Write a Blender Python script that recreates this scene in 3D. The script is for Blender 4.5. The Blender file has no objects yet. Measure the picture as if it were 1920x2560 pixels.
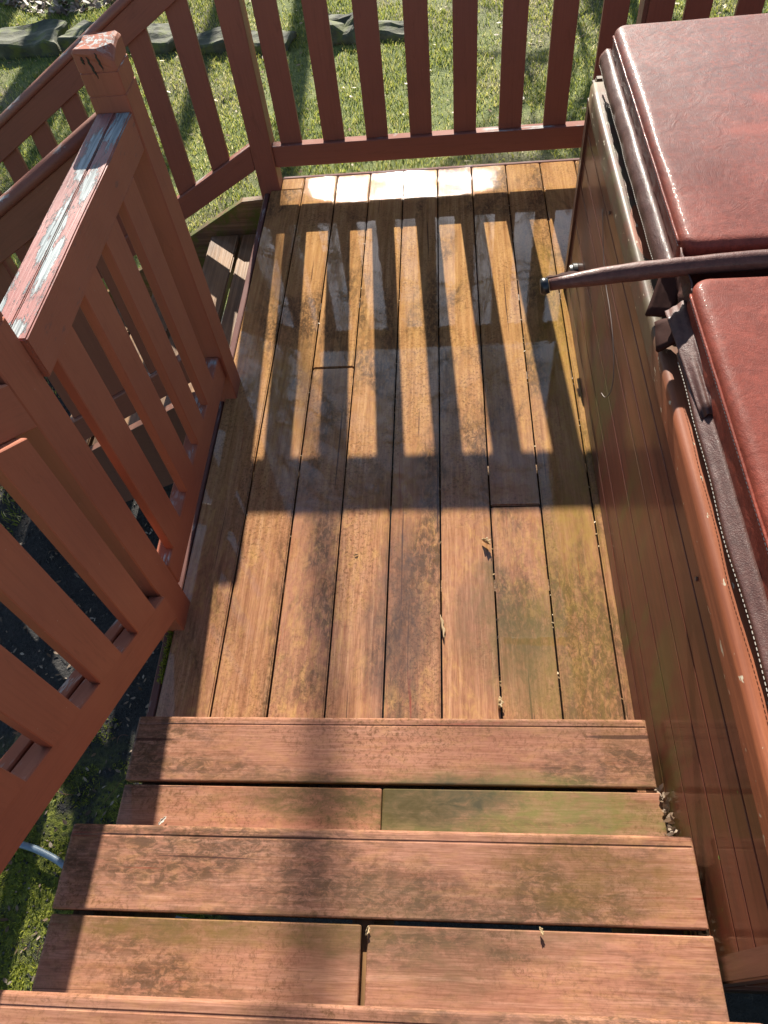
import bpy, bmesh, math, random
import numpy as np
from mathutils import Vector, Matrix, noise as mnoise

scene = bpy.context.scene
COL = scene.collection
PI = math.pi

# ------------------------------------------------------------------ camera, world, sun, exposure
CAM = (0.616, -0.5418, 1.7429)
PITCH, YAW, ROLL = 0.9558, -0.1636, 0.1541
cp, sp = math.cos(PITCH), math.sin(PITCH)
cy, sy = math.cos(YAW), math.sin(YAW)
cr, sr = math.cos(ROLL), math.sin(ROLL)
fw = Vector((sy*cp, cy*cp, -sp)); rt = Vector((cy, -sy, 0)); dn = fw.cross(rt)
cx = rt*cr + dn*sr; cd = dn*cr - rt*sr
cam_data = bpy.data.cameras.new("camera")
cam_data.sensor_fit = 'VERTICAL'; cam_data.sensor_height = 24.0
cam_data.lens = 1818.3/2560*24.0
cam_data.clip_start = 0.02; cam_data.clip_end = 400
cam = bpy.data.objects.new("camera", cam_data); COL.objects.link(cam)
cam.matrix_world = Matrix(((cx.x, -cd.x, -fw.x, CAM[0]), (cx.y, -cd.y, -fw.y, CAM[1]), (cx.z, -cd.z, -fw.z, CAM[2]), (0, 0, 0, 1)))
scene.camera = cam

SUN = Vector((-0.058, 1.0, 0.549)).normalized()
world = bpy.data.worlds.new("World"); scene.world = world; world.use_nodes = True
wn = world.node_tree; wn.nodes.clear()
sky = wn.nodes.new('ShaderNodeTexSky'); sky.sky_type = 'NISHITA'; sky.sun_disc = False
sky.sun_elevation = math.asin(SUN.z); sky.sun_rotation = math.atan2(SUN.x, SUN.y)
sky.air_density = 1.0; sky.dust_density = 0.5; sky.ozone_density = 1.0
bgn = wn.nodes.new('ShaderNodeBackground'); bgn.inputs['Strength'].default_value = 0.066
wo = wn.nodes.new('ShaderNodeOutputWorld')
wn.links.new(sky.outputs[0], bgn.inputs[0]); wn.links.new(bgn.outputs[0], wo.inputs[0])

sd = bpy.data.lights.new("sun", 'SUN'); sd.energy = 5.0; sd.angle = math.radians(0.5); sd.color = (1.0, 0.93, 0.82)
sun = bpy.data.objects.new("sun", sd); COL.objects.link(sun)
sun.rotation_euler = (-SUN).to_track_quat('-Z', 'Y').to_euler()

scene.view_settings.view_transform = 'Standard'
scene.view_settings.look = 'None'
scene.view_settings.exposure = 1.4
scene.view_settings.gamma = 1.0
scene.view_settings.use_curve_mapping = False

# ------------------------------------------------------------------ helpers
def tag(o, label=None, cat=None, group=None, kind=None):
    if label: o['label'] = label
    if cat: o['category'] = cat
    if group: o['group'] = group
    if kind: o['kind'] = kind
    return o

def thing(name, label, cat, loc=(0, 0, 0), group=None):
    o = bpy.data.objects.new(name, None); COL.objects.link(o); o.location = loc
    o.empty_display_size = 0.1
    return tag(o, label, cat, group)

def link(name, me, mat, parent=None, mtx=None):
    o = bpy.data.objects.new(name, me); COL.objects.link(o)
    if mat is not None and not me.materials: me.materials.append(mat)
    w = mtx if mtx is not None else Matrix.Identity(4)
    if parent:
        pw = parent.matrix_basis if parent.parent is None else parent['_w'] if '_w' in parent else parent.matrix_basis
        o.parent = parent
        o.matrix_basis = world_of(parent).inverted() @ w
    else:
        o.matrix_basis = w
    return o

def world_of(o):
    m = o.matrix_basis.copy()
    while o.parent:
        o = o.parent; m = o.matrix_basis @ m
    return m

def frame(origin, xd, yd=None):
    x = Vector(xd).normalized()
    y = Vector(yd) if yd is not None else Vector((0, 0, 1)).cross(x)
    z = x.cross(y).normalized(); y = z.cross(x).normalized()
    m = Matrix.Identity(4)
    for i, v in enumerate((x, y, z)):
        for k in range(3): m[k][i] = v[k]
    for k in range(3): m[k][3] = origin[k]
    return m

def slab(name, poly, th, origin, xd, yd, mat, parent, bevel=0.002, seg=1, smooth=False, rough=0.0, rs=0, nseg=0):
    """polygon in local x,y extruded by th along local z; local x is the grain"""
    bm = bmesh.new()
    a = [bm.verts.new((p[0], p[1], 0)) for p in poly]
    b = [bm.verts.new((p[0], p[1], th)) for p in poly]
    n = len(poly)
    bm.faces.new(a[::-1]); bm.faces.new(b)
    for i in range(n):
        bm.faces.new((a[i], a[(i+1) % n], b[(i+1) % n], b[i]))
    bmesh.ops.recalc_face_normals(bm, faces=bm.faces)
    if nseg:
        xs = [p[0] for p in poly]; x0, x1 = min(xs), max(xs)
        for k in range(1, nseg):
            xx = x0+(x1-x0)*k/nseg
            bmesh.ops.bisect_plane(bm, geom=bm.verts[:]+bm.edges[:]+bm.faces[:], plane_co=(xx, 0, 0), plane_no=(1, 0, 0))
    if bevel > 0:
        es = [e for e in bm.edges if len(e.link_faces) == 2 and e.calc_face_angle(0) > 0.3]
        bmesh.ops.bevel(bm, geom=es, offset=bevel, segments=seg, affect='EDGES', clamp_overlap=True)
    if rough:
        rr = random.Random(rs)
        off = Vector((rr.random()*50, rr.random()*50, rr.random()*50))
        for v in bm.verts:
            q = mnoise.noise_vector(v.co*6+off)
            v.co += Vector((0, q.y, q.z))*rough
    me = bpy.data.meshes.new(name); bm.to_mesh(me); bm.free()
    if smooth:
        for p in me.polygons: p.use_smooth = True
    return link(name, me, mat, parent, frame(origin, xd, yd))

def rbox(name, lo, hi, mat, parent, grain='y', bevel=0.002, seg=1, **k):
    lo = Vector(lo); hi = Vector(hi); d = hi-lo
    if grain == 'y':
        return slab(name, [(0, 0), (d.y, 0), (d.y, d.x), (0, d.x)], d.z, (hi.x, lo.y, lo.z), (0, 1, 0), (-1, 0, 0), mat, parent, bevel, seg, **k)
    if grain == 'x':
        return slab(name, [(0, 0), (d.x, 0), (d.x, d.y), (0, d.y)], d.z, tuple(lo), (1, 0, 0), (0, 1, 0), mat, parent, bevel, seg, **k)
    return slab(name, [(0, 0), (d.z, 0), (d.z, d.x), (0, d.x)], d.y, tuple(lo), (0, 0, 1), (1, 0, 0), mat, parent, bevel, seg, **k)

def meshdata(name, verts, faces, smooth=False):
    me = bpy.data.meshes.new(name)
    me.from_pydata([tuple(v) for v in verts], [], faces)
    me.update()
    if smooth:
        for p in me.polygons: p.use_smooth = True
    return me

def tube_verts(path, radii, n=10, cap=True, V=None, F=None):
    V = [] if V is None else V; F = [] if F is None else F
    base = len(V)
    path = [Vector(p) for p in path]
    up = Vector((0, 0, 1))
    prev = None
    for i, p in enumerate(path):
        t = (path[min(i+1, len(path)-1)]-path[max(i-1, 0)]).normalized()
        if prev is None:
            ref = up if abs(t.z) < 0.9 else Vector((1, 0, 0))
            u = t.cross(ref).normalized()
        else:
            u = (prev - t*prev.dot(t)).normalized()
        prev = u
        w = t.cross(u)
        r = radii[i] if hasattr(radii, '__len__') else radii
        for k in range(n):
            a = 2*PI*k/n
            V.append(p+u*math.cos(a)*r+w*math.sin(a)*r)
    for i in range(len(path)-1):
        for k in range(n):
            a = base+i*n+k; b = base+i*n+(k+1) % n
            F.append((a, b, b+n, a+n))
    if cap:
        F.append(tuple(base+k for k in range(n))[::-1])
        F.append(tuple(base+(len(path)-1)*n+k for k in range(n)))
    return V, F

def loft(name, prof, path_fn, n, mat, parent, smooth=True, closed=True):
    """sweep: path_fn(i)-> list of 3D points for station i"""
    V = []; F = []
    m = None
    for i in range(n):
        ring = path_fn(i); m = len(ring); V += ring
    for i in range(n-1):
        for k in range(m if closed else m-1):
            a = i*m+k; b = i*m+(k+1) % m
            F.append((a, b, b+m, a+m))
    if closed:
        F.append(tuple(range(m))[::-1]); F.append(tuple((n-1)*m+k for k in range(m)))
    me = meshdata(name, V, F, smooth)
    bm = bmesh.new(); bm.from_mesh(me); bmesh.ops.recalc_face_normals(bm, faces=bm.faces); bm.to_mesh(me); bm.free()
    return link(name, me, mat, parent)

# ------------------------------------------------------------------ material building
class NT:
    def __init__(s, name):
        s.m = bpy.data.materials.new(name); s.m.use_nodes = True
        s.t = s.m.node_tree; s.t.nodes.clear()
        s.out = s.t.nodes.new('ShaderNodeOutputMaterial')
        s.b = s.t.nodes.new('ShaderNodeBsdfPrincipled')
        s.t.links.new(s.b.outputs[0], s.out.inputs[0])
    def n(s, t, **k):
        x = s.t.nodes.new(t)
        for a, b in k.items(): setattr(x, a, b)
        return x
    def l(s, a, b): s.t.links.new(a, b)
    def sock(s, node, i, v):
        if hasattr(v, 'is_output') or isinstance(v, bpy.types.NodeSocket): s.l(v, node.inputs[i])
        else: node.inputs[i].default_value = v
    def math(s, op, a, b=0.0, c=None, clamp=False):
        x = s.n('ShaderNodeMath', operation=op, use_clamp=clamp)
        s.sock(x, 0, a); s.sock(x, 1, b)
        if c is not None: s.sock(x, 2, c)
        return x.outputs[0]
    def vmath(s, op, a, b=(0, 0, 0)):
        x = s.n('ShaderNodeVectorMath', operation=op)
        s.sock(x, 0, a); s.sock(x, 1, b)
        return x.outputs[0]
    def noise(s, vec, scale, detail=4, rough=0.55, dist=0.0):
        x = s.n('ShaderNodeTexNoise'); s.l(vec, x.inputs['Vector'])
        x.inputs['Scale'].default_value = scale; x.inputs['Detail'].default_value = detail
        x.inputs['Roughness'].default_value = rough; x.inputs['Distortion'].default_value = dist
        return x.outputs['Fac']
    def voro(s, vec, scale, feat='F1'):
        x = s.n('ShaderNodeTexVoronoi', feature=feat); s.l(vec, x.inputs['Vector']); x.inputs['Scale'].default_value = scale
        return x
    def rng(s, v, a, b, c=0.0, d=1.0, smooth=False):
        x = s.n('ShaderNodeMapRange', clamp=True)
        if smooth: x.interpolation_type = 'SMOOTHSTEP'
        s.l(v, x.inputs[0])
        for i, q in enumerate((a, b, c, d)): x.inputs[i+1].default_value = q
        return x.outputs[0]
    def mix(s, f, a, b, mode='MIX'):
        x = s.n('ShaderNodeMix', data_type='RGBA', blend_type=mode)
        s.sock(x, 0, f)
        for i, v in ((6, a), (7, b)):
            if isinstance(v, bpy.types.NodeSocket): s.l(v, x.inputs[i])
            else: x.inputs[i].default_value = (*v, 1)
        return x.outputs[2]
    def ramp(s, f, stops):
        x = s.n('ShaderNodeValToRGB'); s.l(f, x.inputs[0])
        e = x.color_ramp.elements
        while len(e) < len(stops): e.new(0.5)
        for q, (p, c) in zip(e, stops): q.position = p; q.color = (*c, 1)
        return x.outputs[0]
    def bump(s, h, strength=0.3, dist=0.002, normal=None):
        x = s.n('ShaderNodeBump'); x.inputs['Strength'].default_value = strength; x.inputs['Distance'].default_value = dist
        s.l(h, x.inputs['Height'])
        if normal is not None: s.l(normal, x.inputs['Normal'])
        return x.outputs[0]
    def set(s, **k):
        for a, v in k.items():
            nm = a.replace('_', ' ')
            if isinstance(v, bpy.types.NodeSocket): s.l(v, s.b.inputs[nm])
            elif isinstance(v, tuple) and len(v) == 3: s.b.inputs[nm].default_value = (*v, 1)
            else: s.b.inputs[nm].default_value = v
    def objvec(s, scale=(1, 1, 1), jitter=True):
        tc = s.n('ShaderNodeTexCoord')
        v = tc.outputs['Object']
        if jitter:
            oi = s.n('ShaderNodeObjectInfo')
            r = s.math('MULTIPLY', oi.outputs['Random'], 37.0)
            cb = s.n('ShaderNodeCombineXYZ'); s.l(r, cb.inputs[0]); s.l(r, cb.inputs[1]); s.l(r, cb.inputs[2])
            v = s.vmath('ADD', v, cb.outputs[0])
        return s.vmath('MULTIPLY', v, scale)
    def pos(s):
        return s.n('ShaderNodeNewGeometry').outputs['Position']
    def rand(s):
        return s.n('ShaderNodeObjectInfo').outputs['Random']
    def blob(s, p, c, r, wob=None):
        """soft ellipse mask in world space; 1 inside"""
        q = s.vmath('SUBTRACT', p, c)
        q = s.vmath('MULTIPLY', q, (1/r[0], 1/r[1], 1/r[2]))
        x = s.n('ShaderNodeVectorMath', operation='LENGTH'); s.l(q, x.inputs[0])
        d = x.outputs['Value']
        if wob is not None: d = s.math('ADD', d, wob)
        return s.rng(d, 1.1, 0.35, 0, 1, True)

def lin(r, g, b):
    f = lambda c: ((c/255+0.055)/1.055)**2.4 if c/255 > 0.04045 else c/255/12.92
    return (f(r), f(g), f(b))

def mat_deck(name, wet=1.0, algae=1.0, ramp=((0.21, 0.092, 0.048), (0.37, 0.182, 0.098), (0.51, 0.29, 0.168)), ochre=0.6, grime=0.78):
    t = NT(name)
    p = t.pos(); g = t.objvec((1, 1, 1))
    streak = t.noise(t.vmath('MULTIPLY', g, (3.0, 95, 95)), 1.0, 5, 0.6)
    fine = t.noise(t.vmath('MULTIPLY', g, (22.0, 420, 420)), 1.0, 3, 0.6)
    gs = t.vmath('MULTIPLY', g, (0.5, 1, 1))
    wob = t.noise(gs, 5.5, 6, 0.68)
    mott = t.noise(gs, 42, 5, 0.7, 0.6)
    speck = t.noise(p, 160, 3, 0.7)
    base = t.ramp(streak, [(0.25, ramp[0]), (0.5, ramp[1]), (0.78, ramp[2])])
    base = t.mix(t.rng(fine, 0.38, 0.68, 0, 0.55), base, (0.12, 0.048, 0.022))
    rosy = t.noise(gs, 2.1, 3, 0.6)
    base = t.mix(t.rng(rosy, 0.49, 0.68, 0, 0.5), base, (0.35, 0.135, 0.085))
    rn = t.rand()
    base = t.mix(t.rng(rn, 0, 1, 0.0, 0.35), base, (0.24, 0.11, 0.06))
    # ochre mottling
    base = t.mix(t.math('MULTIPLY', t.rng(mott, 0.46, 0.66, 0, 1), t.rng(wob, 0.38, 0.6, 0.25*ochre, ochre)), base, (0.48, 0.28, 0.10))
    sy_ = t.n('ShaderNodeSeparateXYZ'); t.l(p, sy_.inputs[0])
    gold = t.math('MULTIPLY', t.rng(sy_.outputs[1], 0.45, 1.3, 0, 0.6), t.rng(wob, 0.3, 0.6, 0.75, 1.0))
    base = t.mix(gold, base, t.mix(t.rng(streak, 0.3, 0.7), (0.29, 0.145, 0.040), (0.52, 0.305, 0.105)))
    # grime: dark speckle gathered in clouds
    cloud = t.rng(t.noise(gs, 3.6, 5, 0.68, 0.5), 0.46, 0.62, 0, 1, True)
    gr = t.math('MULTIPLY', cloud, t.rng(t.noise(gs, 78, 5, 0.78, 0.6), 0.40, 0.56, 0.15*grime, grime))
    base = t.mix(gr, base, (0.052, 0.036, 0.022))
    spk = t.rng(t.noise(p, 110, 4, 0.8, 0.5), 0.36, 0.52, 0.8, 0)
    spk = t.math('MULTIPLY', spk, t.rng(t.noise(gs, 5.0, 5, 0.65, 0.4), 0.40, 0.60, 0.12, 1.0))
    base = t.mix(spk, base, (0.09, 0.045, 0.02))
    # reddish scratches along the boards
    scr = t.noise(t.vmath('MULTIPLY', g, (2.2, 48, 48)), 1.0, 2, 0.4, 1.5)
    base = t.mix(t.math('MULTIPLY', t.rng(scr, 0.70, 0.76, 0, 0.75), t.rng(wob, 0.45, 0.6)), base, (0.20, 0.035, 0.022))
    crk = t.noise(t.vmath('MULTIPLY', g, (1.2, 70, 70)), 1.0, 1, 0.4, 1.0)
    base = t.mix(t.rng(crk, 0.735, 0.76, 0, 0.8), base, (0.05, 0.025, 0.02))
    # stains that sit where the boards stay damp
    wv = t.math('MULTIPLY', t.math('SUBTRACT', wob, 0.5), 2.4)
    st = [((0.92, 0.45, 0), (0.16, 0.55, 0.25), (0.17, 0.125, 0.03), 0.45),
          ((0.80, 0.30, 0), (0.12, 0.26, 0.2), (0.14, 0.105, 0.03), 0.5),
          ((0.80, 0.05, 0.174), (0.42, 0.12, 0.1), (0.085, 0.07, 0.03), 0.35),
          ((0.72, -0.19, 0.174), (0.42, 0.085, 0.05), (0.14, 0.14, 0.045), 0.8),
          ((0.60, -0.17, 0.174), (0.16, 0.05, 0.05), (0.05, 0.045, 0.035), 0.8),
          ((0.30, -0.18, 0.174), (0.30, 0.06, 0.05), (0.075, 0.055, 0.022), 0.85),
          ((0.98, 1.25, 0), (0.10, 0.75, 0.2), (0.24, 0.17, 0.02), 0.4),
          ((0.47, 0.30, 0), (0.10, 0.42, 0.2), (0.06, 0.042, 0.04), 0.75),
          ((0.72, 0.30, 0), (0.11, 0.24, 0.2), (0.06, 0.05, 0.03), 0.5),
          ((0.62, -0.42, 0.348), (0.30, 0.10, 0.05), (0.10, 0.07, 0.04), 0.6),
          ((0.85, -0.34, 0.348), (0.24, 0.09, 0.05), (0.105, 0.065, 0.02), 0.6),
          ((0.15, -0.43, 0.348), (0.42, 0.035, 0.05), (0.13, 0.085, 0.03), 0.8)]
    if algae > 0:
        for c, r, colr, amt in st:
            b = t.blob(p, c, r, wv)
            b = t.math('MULTIPLY', b, t.rng(mott, 0.32, 0.62, 0.35, 1.0))
            base = t.mix(t.math('MULTIPLY', b, amt*algae), base, colr)
    base = t.mix(t.rng(speck, 0.70, 0.8, 0, 0.5), base, (0.05, 0.03, 0.022))
    # water film: patchy ripples
    ripple = t.noise(t.vmath('MULTIPLY', p, (1, 0.45, 1)), 16, 3, 0.55, 1.6)
    dry = t.rng(t.noise(p, 3.1, 3, 0.6), 0.36, 0.50, 0.6, 1.0)
    far = t.n('ShaderNodeSeparateXYZ'); t.l(p, far.inputs[0])
    fy = t.rng(far.outputs[1], -0.3, 0.6, 0.4, 1.0)
    wetm = t.math('MULTIPLY', t.math('MULTIPLY', dry, fy), wet)
    wetm = t.math('MULTIPLY', wetm, t.rng(far.outputs[1], 2.2, 2.3, 1.0, 0.4))
    h = t.math('ADD', t.math('MULTIPLY', streak, 0.5), t.math('MULTIPLY', fine, 0.5))
    nb = t.bump(h, 0.5, 0.0007)
    cb = t.bump(ripple, 0.10, 0.0016)
    drop = t.voro(p, 150)
    dh = t.rng(drop.outputs['Distance'], 0.0, 0.42, 1, 0)
    dropm = t.rng(far.outputs[1], 2.15, 2.32, 0.0, 1.0)
    cb = t.bump(t.math('MULTIPLY', dh, dropm), 0.30, 0.0011, cb)
    cb = t.bump(fine, 0.05, 0.0003, cb)
    t.set(Base_Color=base, Roughness=t.rng(mott, 0.3, 0.7, 0.42, 0.62), Normal=nb)
    t.b.inputs['Coat IOR'].default_value = 1.66
    t.b.inputs['Specular IOR Level'].default_value = 0.0
    t.set(Coat_Weight=wetm, Coat_Roughness=t.math('ADD', t.rng(t.noise(p, 9, 3), 0.35, 0.65, 0.005, 0.04), t.math('MULTIPLY', dropm, 0.03)), Coat_Normal=cb)
    return t.m

def mat_paint(name, tops=False, col=(0.235, 0.083, 0.054), rough=0.48, worn=0.0):
    t = NT(name)
    g = t.objvec(); p = t.pos()
    fine = t.noise(t.vmath('MULTIPLY', g, (4, 170, 170)), 1, 4, 0.6)
    ring = t.noise(t.vmath('MULTIPLY', g, (1.6, 34, 34)), 1, 3, 0.5, 0.8)
    big = t.noise(p, 3.4, 4, 0.6)
    c = t.mix(t.rng(big, 0.3, 0.7, 0, 0.5), col, tuple(x*0.78 for x in col))
    c = t.mix(t.rng(fine, 0.45, 0.75, 0, 0.35), c, tuple(x*0.62 for x in col))
    # weathered: upward faces chalk and the paint lifts along the grain
    geo = t.n('ShaderNodeNewGeometry'); s = t.n('ShaderNodeSeparateXYZ'); t.l(geo.outputs['Normal'], s.inputs[0])
    up = t.rng(s.outputs[2], 0.6, 0.9)
    c = t.mix(t.math('MULTIPLY', up, 0.55), c, tuple(min(1, x*1.1+0.035) for x in col))
    fl = t.noise(t.vmath('MULTIPLY', g, (7, 60, 60)), 1, 5, 0.7, 0.5)
    flk = t.math('MULTIPLY', up, t.rng(fl, 0.56-worn*0.06, 0.60-worn*0.06, 0, 1))
    fl2 = t.rng(t.noise(p, 9, 3), 0.5, 0.62)
    flk = t.math('MULTIPLY', flk, t.math('MULTIPLY', fl2, 0.35+0.65*worn))
    wood = t.ramp(t.noise(t.vmath('MULTIPLY', g, (5, 240, 240)), 1, 4, 0.6), [(0.3, (0.20, 0.21, 0.20)), (0.6, (0.48, 0.49, 0.47))])
    c = t.mix(flk, c, wood)
    dust = t.rng(t.noise(p, 120, 2, 0.6), 0.74, 0.78, 0, 0.5)
    c = t.mix(dust, c, (0.45, 0.33, 0.28))
    # drips, scuffs and small chips
    drip = t.noise(t.vmath('MULTIPLY', g, (6, 40, 40)), 1, 6, 0.75, 1.2)
    c = t.mix(t.rng(drip, 0.56, 0.7, 0, 0.45), c, tuple(x*0.5 for x in col))
    chip = t.rng(t.noise(t.vmath('MULTIPLY', g, (30, 120, 120)), 1, 4, 0.7), 0.735, 0.75, 0, 0.8)
    c = t.mix(chip, c, (0.30, 0.25, 0.20))
    h = t.math('ADD', t.math('MULTIPLY', fine, 0.9), t.math('MULTIPLY', ring, 0.8))
    h = t.math('SUBTRACT', h, t.math('MULTIPLY', flk, 1.0))
    t.set(Base_Color=c, Roughness=t.math('ADD', t.rng(big, 0.3, 0.7, rough-0.08, rough+0.1), t.math('MULTIPLY', up, 0.25)), Normal=t.bump(h, 0.42, 0.0009))
    t.set(Specular_IOR_Level=t.rng(up, 0, 1, 0.42, 0.12))
    return t.m

def mat_peel(name):
    """top of the level handrail: red paint worn to silvery wood in long flakes"""
    t = NT(name)
    g = t.objvec((1, 1, 1), False); p = t.pos()
    fine = t.noise(t.vmath('MULTIPLY', g, (5, 210, 210)), 1, 4, 0.65)
    wood = t.ramp(fine, [(0.32, (0.07, 0.09, 0.095)), (0.5, (0.26, 0.30, 0.30)), (0.7, (0.48, 0.51, 0.49))])
    big = t.noise(p, 7, 3)
    paint = t.mix(t.rng(big, 0.3, 0.7), (0.36, 0.155, 0.135), (0.27, 0.10, 0.085))
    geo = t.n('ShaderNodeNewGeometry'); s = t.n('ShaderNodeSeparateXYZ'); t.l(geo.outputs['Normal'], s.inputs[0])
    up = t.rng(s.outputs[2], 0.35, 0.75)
    side = t.mix(t.rng(big, 0.3, 0.7), (0.30, 0.092, 0.050), (0.24, 0.072, 0.038))  # side red has the deck bounce mixed in too
    fl = t.noise(t.vmath('MULTIPLY', p, (75, 12, 75)), 1, 8, 0.86, 0.5)
    ms = []
    for c, r in (((-0.155, 0.98, .955), (0.022, 0.13, 0.2)), ((-0.125, 0.86, .955), (0.020, 0.09, 0.2)), ((-0.150, 0.70, .955), (0.020, 0.14, 0.2)),
                 ((-0.128, 0.585, .955), (0.016, 0.12, 0.2)), ((-0.135, 0.41, .955), (0.026, 0.035, 0.2)), ((-0.182, 0.44, .955), (0.012, 0.08, 0.2)),
                 ((-0.12, 1.08, .955), (0.03, 0.1, 0.2))):
        ms.append(t.blob(p, c, r))
    m = ms[0]
    for q in ms[1:]: m = t.math('MAXIMUM', m, q)
    k = t.math('ADD', t.math('MULTIPLY', m, 0.17), fl)
    flk = t.math('MULTIPLY', t.rng(k, 0.57, 0.59), up)
    sx = t.n('ShaderNodeSeparateXYZ'); t.l(p, sx.inputs[0])
    edge = t.math('MULTIPLY', t.rng(sx.outputs[0], -0.180, -0.184), t.rng(fl, 0.5, 0.56))
    flk = t.math('MAXIMUM', flk, t.math('MULTIPLY', edge, up))
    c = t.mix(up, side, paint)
    c = t.mix(t.rng(t.noise(t.vmath('MULTIPLY', p, (90, 25, 90)), 1, 3), 0.62, 0.7, 0, 0.6), c, (0.12, 0.06, 0.055))
    c = t.mix(flk, c, wood)
    h = t.math('SUBTRACT', t.math('MULTIPLY', fine, 0.6), t.math('MULTIPLY', flk, 1.2))
    t.set(Base_Color=c, Roughness=0.55, Normal=t.bump(h, 1.0, 0.0022))
    return t.m

def mat_grey_wood(name, col=(0.105, 0.072, 0.052), wet=0.8, moss=0.0):
    t = NT(name); g = t.objvec(); p = t.pos()
    w = t.noise(t.vmath('MULTIPLY', g, (2.0, 85, 85)), 1, 4, 0.6, 0.4)
    w2 = t.noise(t.vmath('MULTIPLY', g, (8, 330, 330)), 1, 2, 0.6)
    c = t.ramp(w, [(0.3, tuple(x*0.5 for x in col)), (0.52, col), (0.75, tuple(x*1.75 for x in col))])
    c = t.mix(t.rng(w2, 0.5, 0.7, 0, 0.5), c, tuple(x*0.4 for x in col))
    c = t.mix(t.rng(t.noise(p, 4, 4), 0.36, 0.58, 0.25, 0.85), c, t.mix(t.rng(w, 0.3, 0.7), (0.15, 0.075, 0.03), (0.34, 0.19, 0.085)))
    if moss: c = t.mix(t.rng(t.noise(p, 14, 4, 0.65), 0.5-moss*0.15, 0.62, 0, 0.9), c, (0.10, 0.115, 0.02))
    h = t.math('ADD', w, t.math('MULTIPLY', w2, 0.4))
    t.set(Base_Color=c, Roughness=0.5, Normal=t.bump(h, 0.9, 0.0018))
    t.b.inputs['Specular IOR Level'].default_value = 0.15
    t.set(Coat_Weight=wet*0.35, Coat_Roughness=0.12); t.l(t.bump(h, 0.4, 0.001), t.b.inputs['Coat Normal'])
    return t.m

def mat_tub_wood(name, col=(0.12, 0.032, 0.015), coat=0.30):
    t = NT(name); g = t.objvec(); p = t.pos()
    w = t.noise(t.vmath('MULTIPLY', g, (3.0, 60, 60)), 1, 4, 0.6, 0.5)
    c = t.ramp(w, [(0.3, tuple(x*0.7 for x in col)), (0.7, tuple(x*1.3 for x in col))])
    s = t.n('ShaderNodeSeparateXYZ'); t.l(p, s.inputs[0])
    gm = t.math('MULTIPLY', t.rng(t.noise(t.vmath('MULTIPLY', p, (1, 2.6, 1)), 2.2, 5, 0.65), 0.5, 0.63, 0, 0.75), t.rng(s.outputs[2], 0.5, 0.25))
    c = t.mix(gm, c, (0.085, 0.085, 0.016))
    run = t.noise(t.vmath('MULTIPLY', p, (1, 26, 3)), 1, 4, 0.7)
    c = t.mix(t.rng(run, 0.58, 0.72, 0, 0.35), c, (0.16, 0.07, 0.035))
    chip = t.rng(t.noise(t.vmath('MULTIPLY', p, (1, 30, 60)), 1, 2, 0.5), 0.765, 0.78, 0, 0.8)
    c = t.mix(chip, c, (0.11, 0.17, 0.03))
    film = t.noise(t.vmath('MULTIPLY', p, (1, 1, 0.4)), 8, 3, 0.5, 1.0)
    t.set(Base_Color=c, Roughness=0.55, Normal=t.bump(w, 0.5, 0.0008))
    t.b.inputs['Specular IOR Level'].default_value = 0.25
    t.set(Coat_Weight=coat, Coat_Roughness=t.rng(film, 0.35, 0.65, 0.05, 0.16)); t.l(t.bump(film, 0.12, 0.002), t.b.inputs['Coat Normal'])
    return t.m

def mat_rim(name):
    t = NT(name); p = t.pos()
    w = t.noise(t.vmath('MULTIPLY', p, (110, 3.5, 110)), 1, 4, 0.6, 0.3)
    c = t.ramp(w, [(0.3, (0.20, 0.060, 0.028)), (0.7, (0.34, 0.11, 0.048))])
    s = t.n('ShaderNodeSeparateXYZ'); t.l(p, s.inputs[0])
    n2 = t.noise(p, 14, 4, 0.65)
    far = t.math('MULTIPLY', t.rng(s.outputs[1], 0.42, 0.60), t.rng(n2, 0.25, 0.5, 0.55, 1.0))
    # one clean patch where something lay against the rim
    cl = t.blob(p, (1.055, 0.93, 0.71), (0.028, 0.12, 0.1))
    far = t.math('MULTIPLY', far, t.math('SUBTRACT', 1.0, t.rng(cl, 0.2, 0.3)))
    film = t.mix(t.rng(n2, 0.4, 0.62), (0.10, 0.060, 0.042), (0.12, 0.09, 0.05))
    c = t.mix(far, c, film)
    chips = t.noise(t.vmath('MULTIPLY', p, (60, 22, 60)), 1, 3, 0.6)
    c = t.mix(t.rng(chips, 0.66, 0.68), c, (0.48, 0.42, 0.3))
    t.set(Base_Color=c, Roughness=0.55, Normal=t.bump(t.math('ADD', w, n2), 0.5, 0.0012))
    t.b.inputs['Specular IOR Level'].default_value = 0.2
    t.set(Coat_Weight=0.12, Coat_Roughness=0.25); t.l(t.bump(t.noise(p, 120, 3), 0.3, 0.001), t.b.inputs['Coat Normal'])
    return t.m

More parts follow.
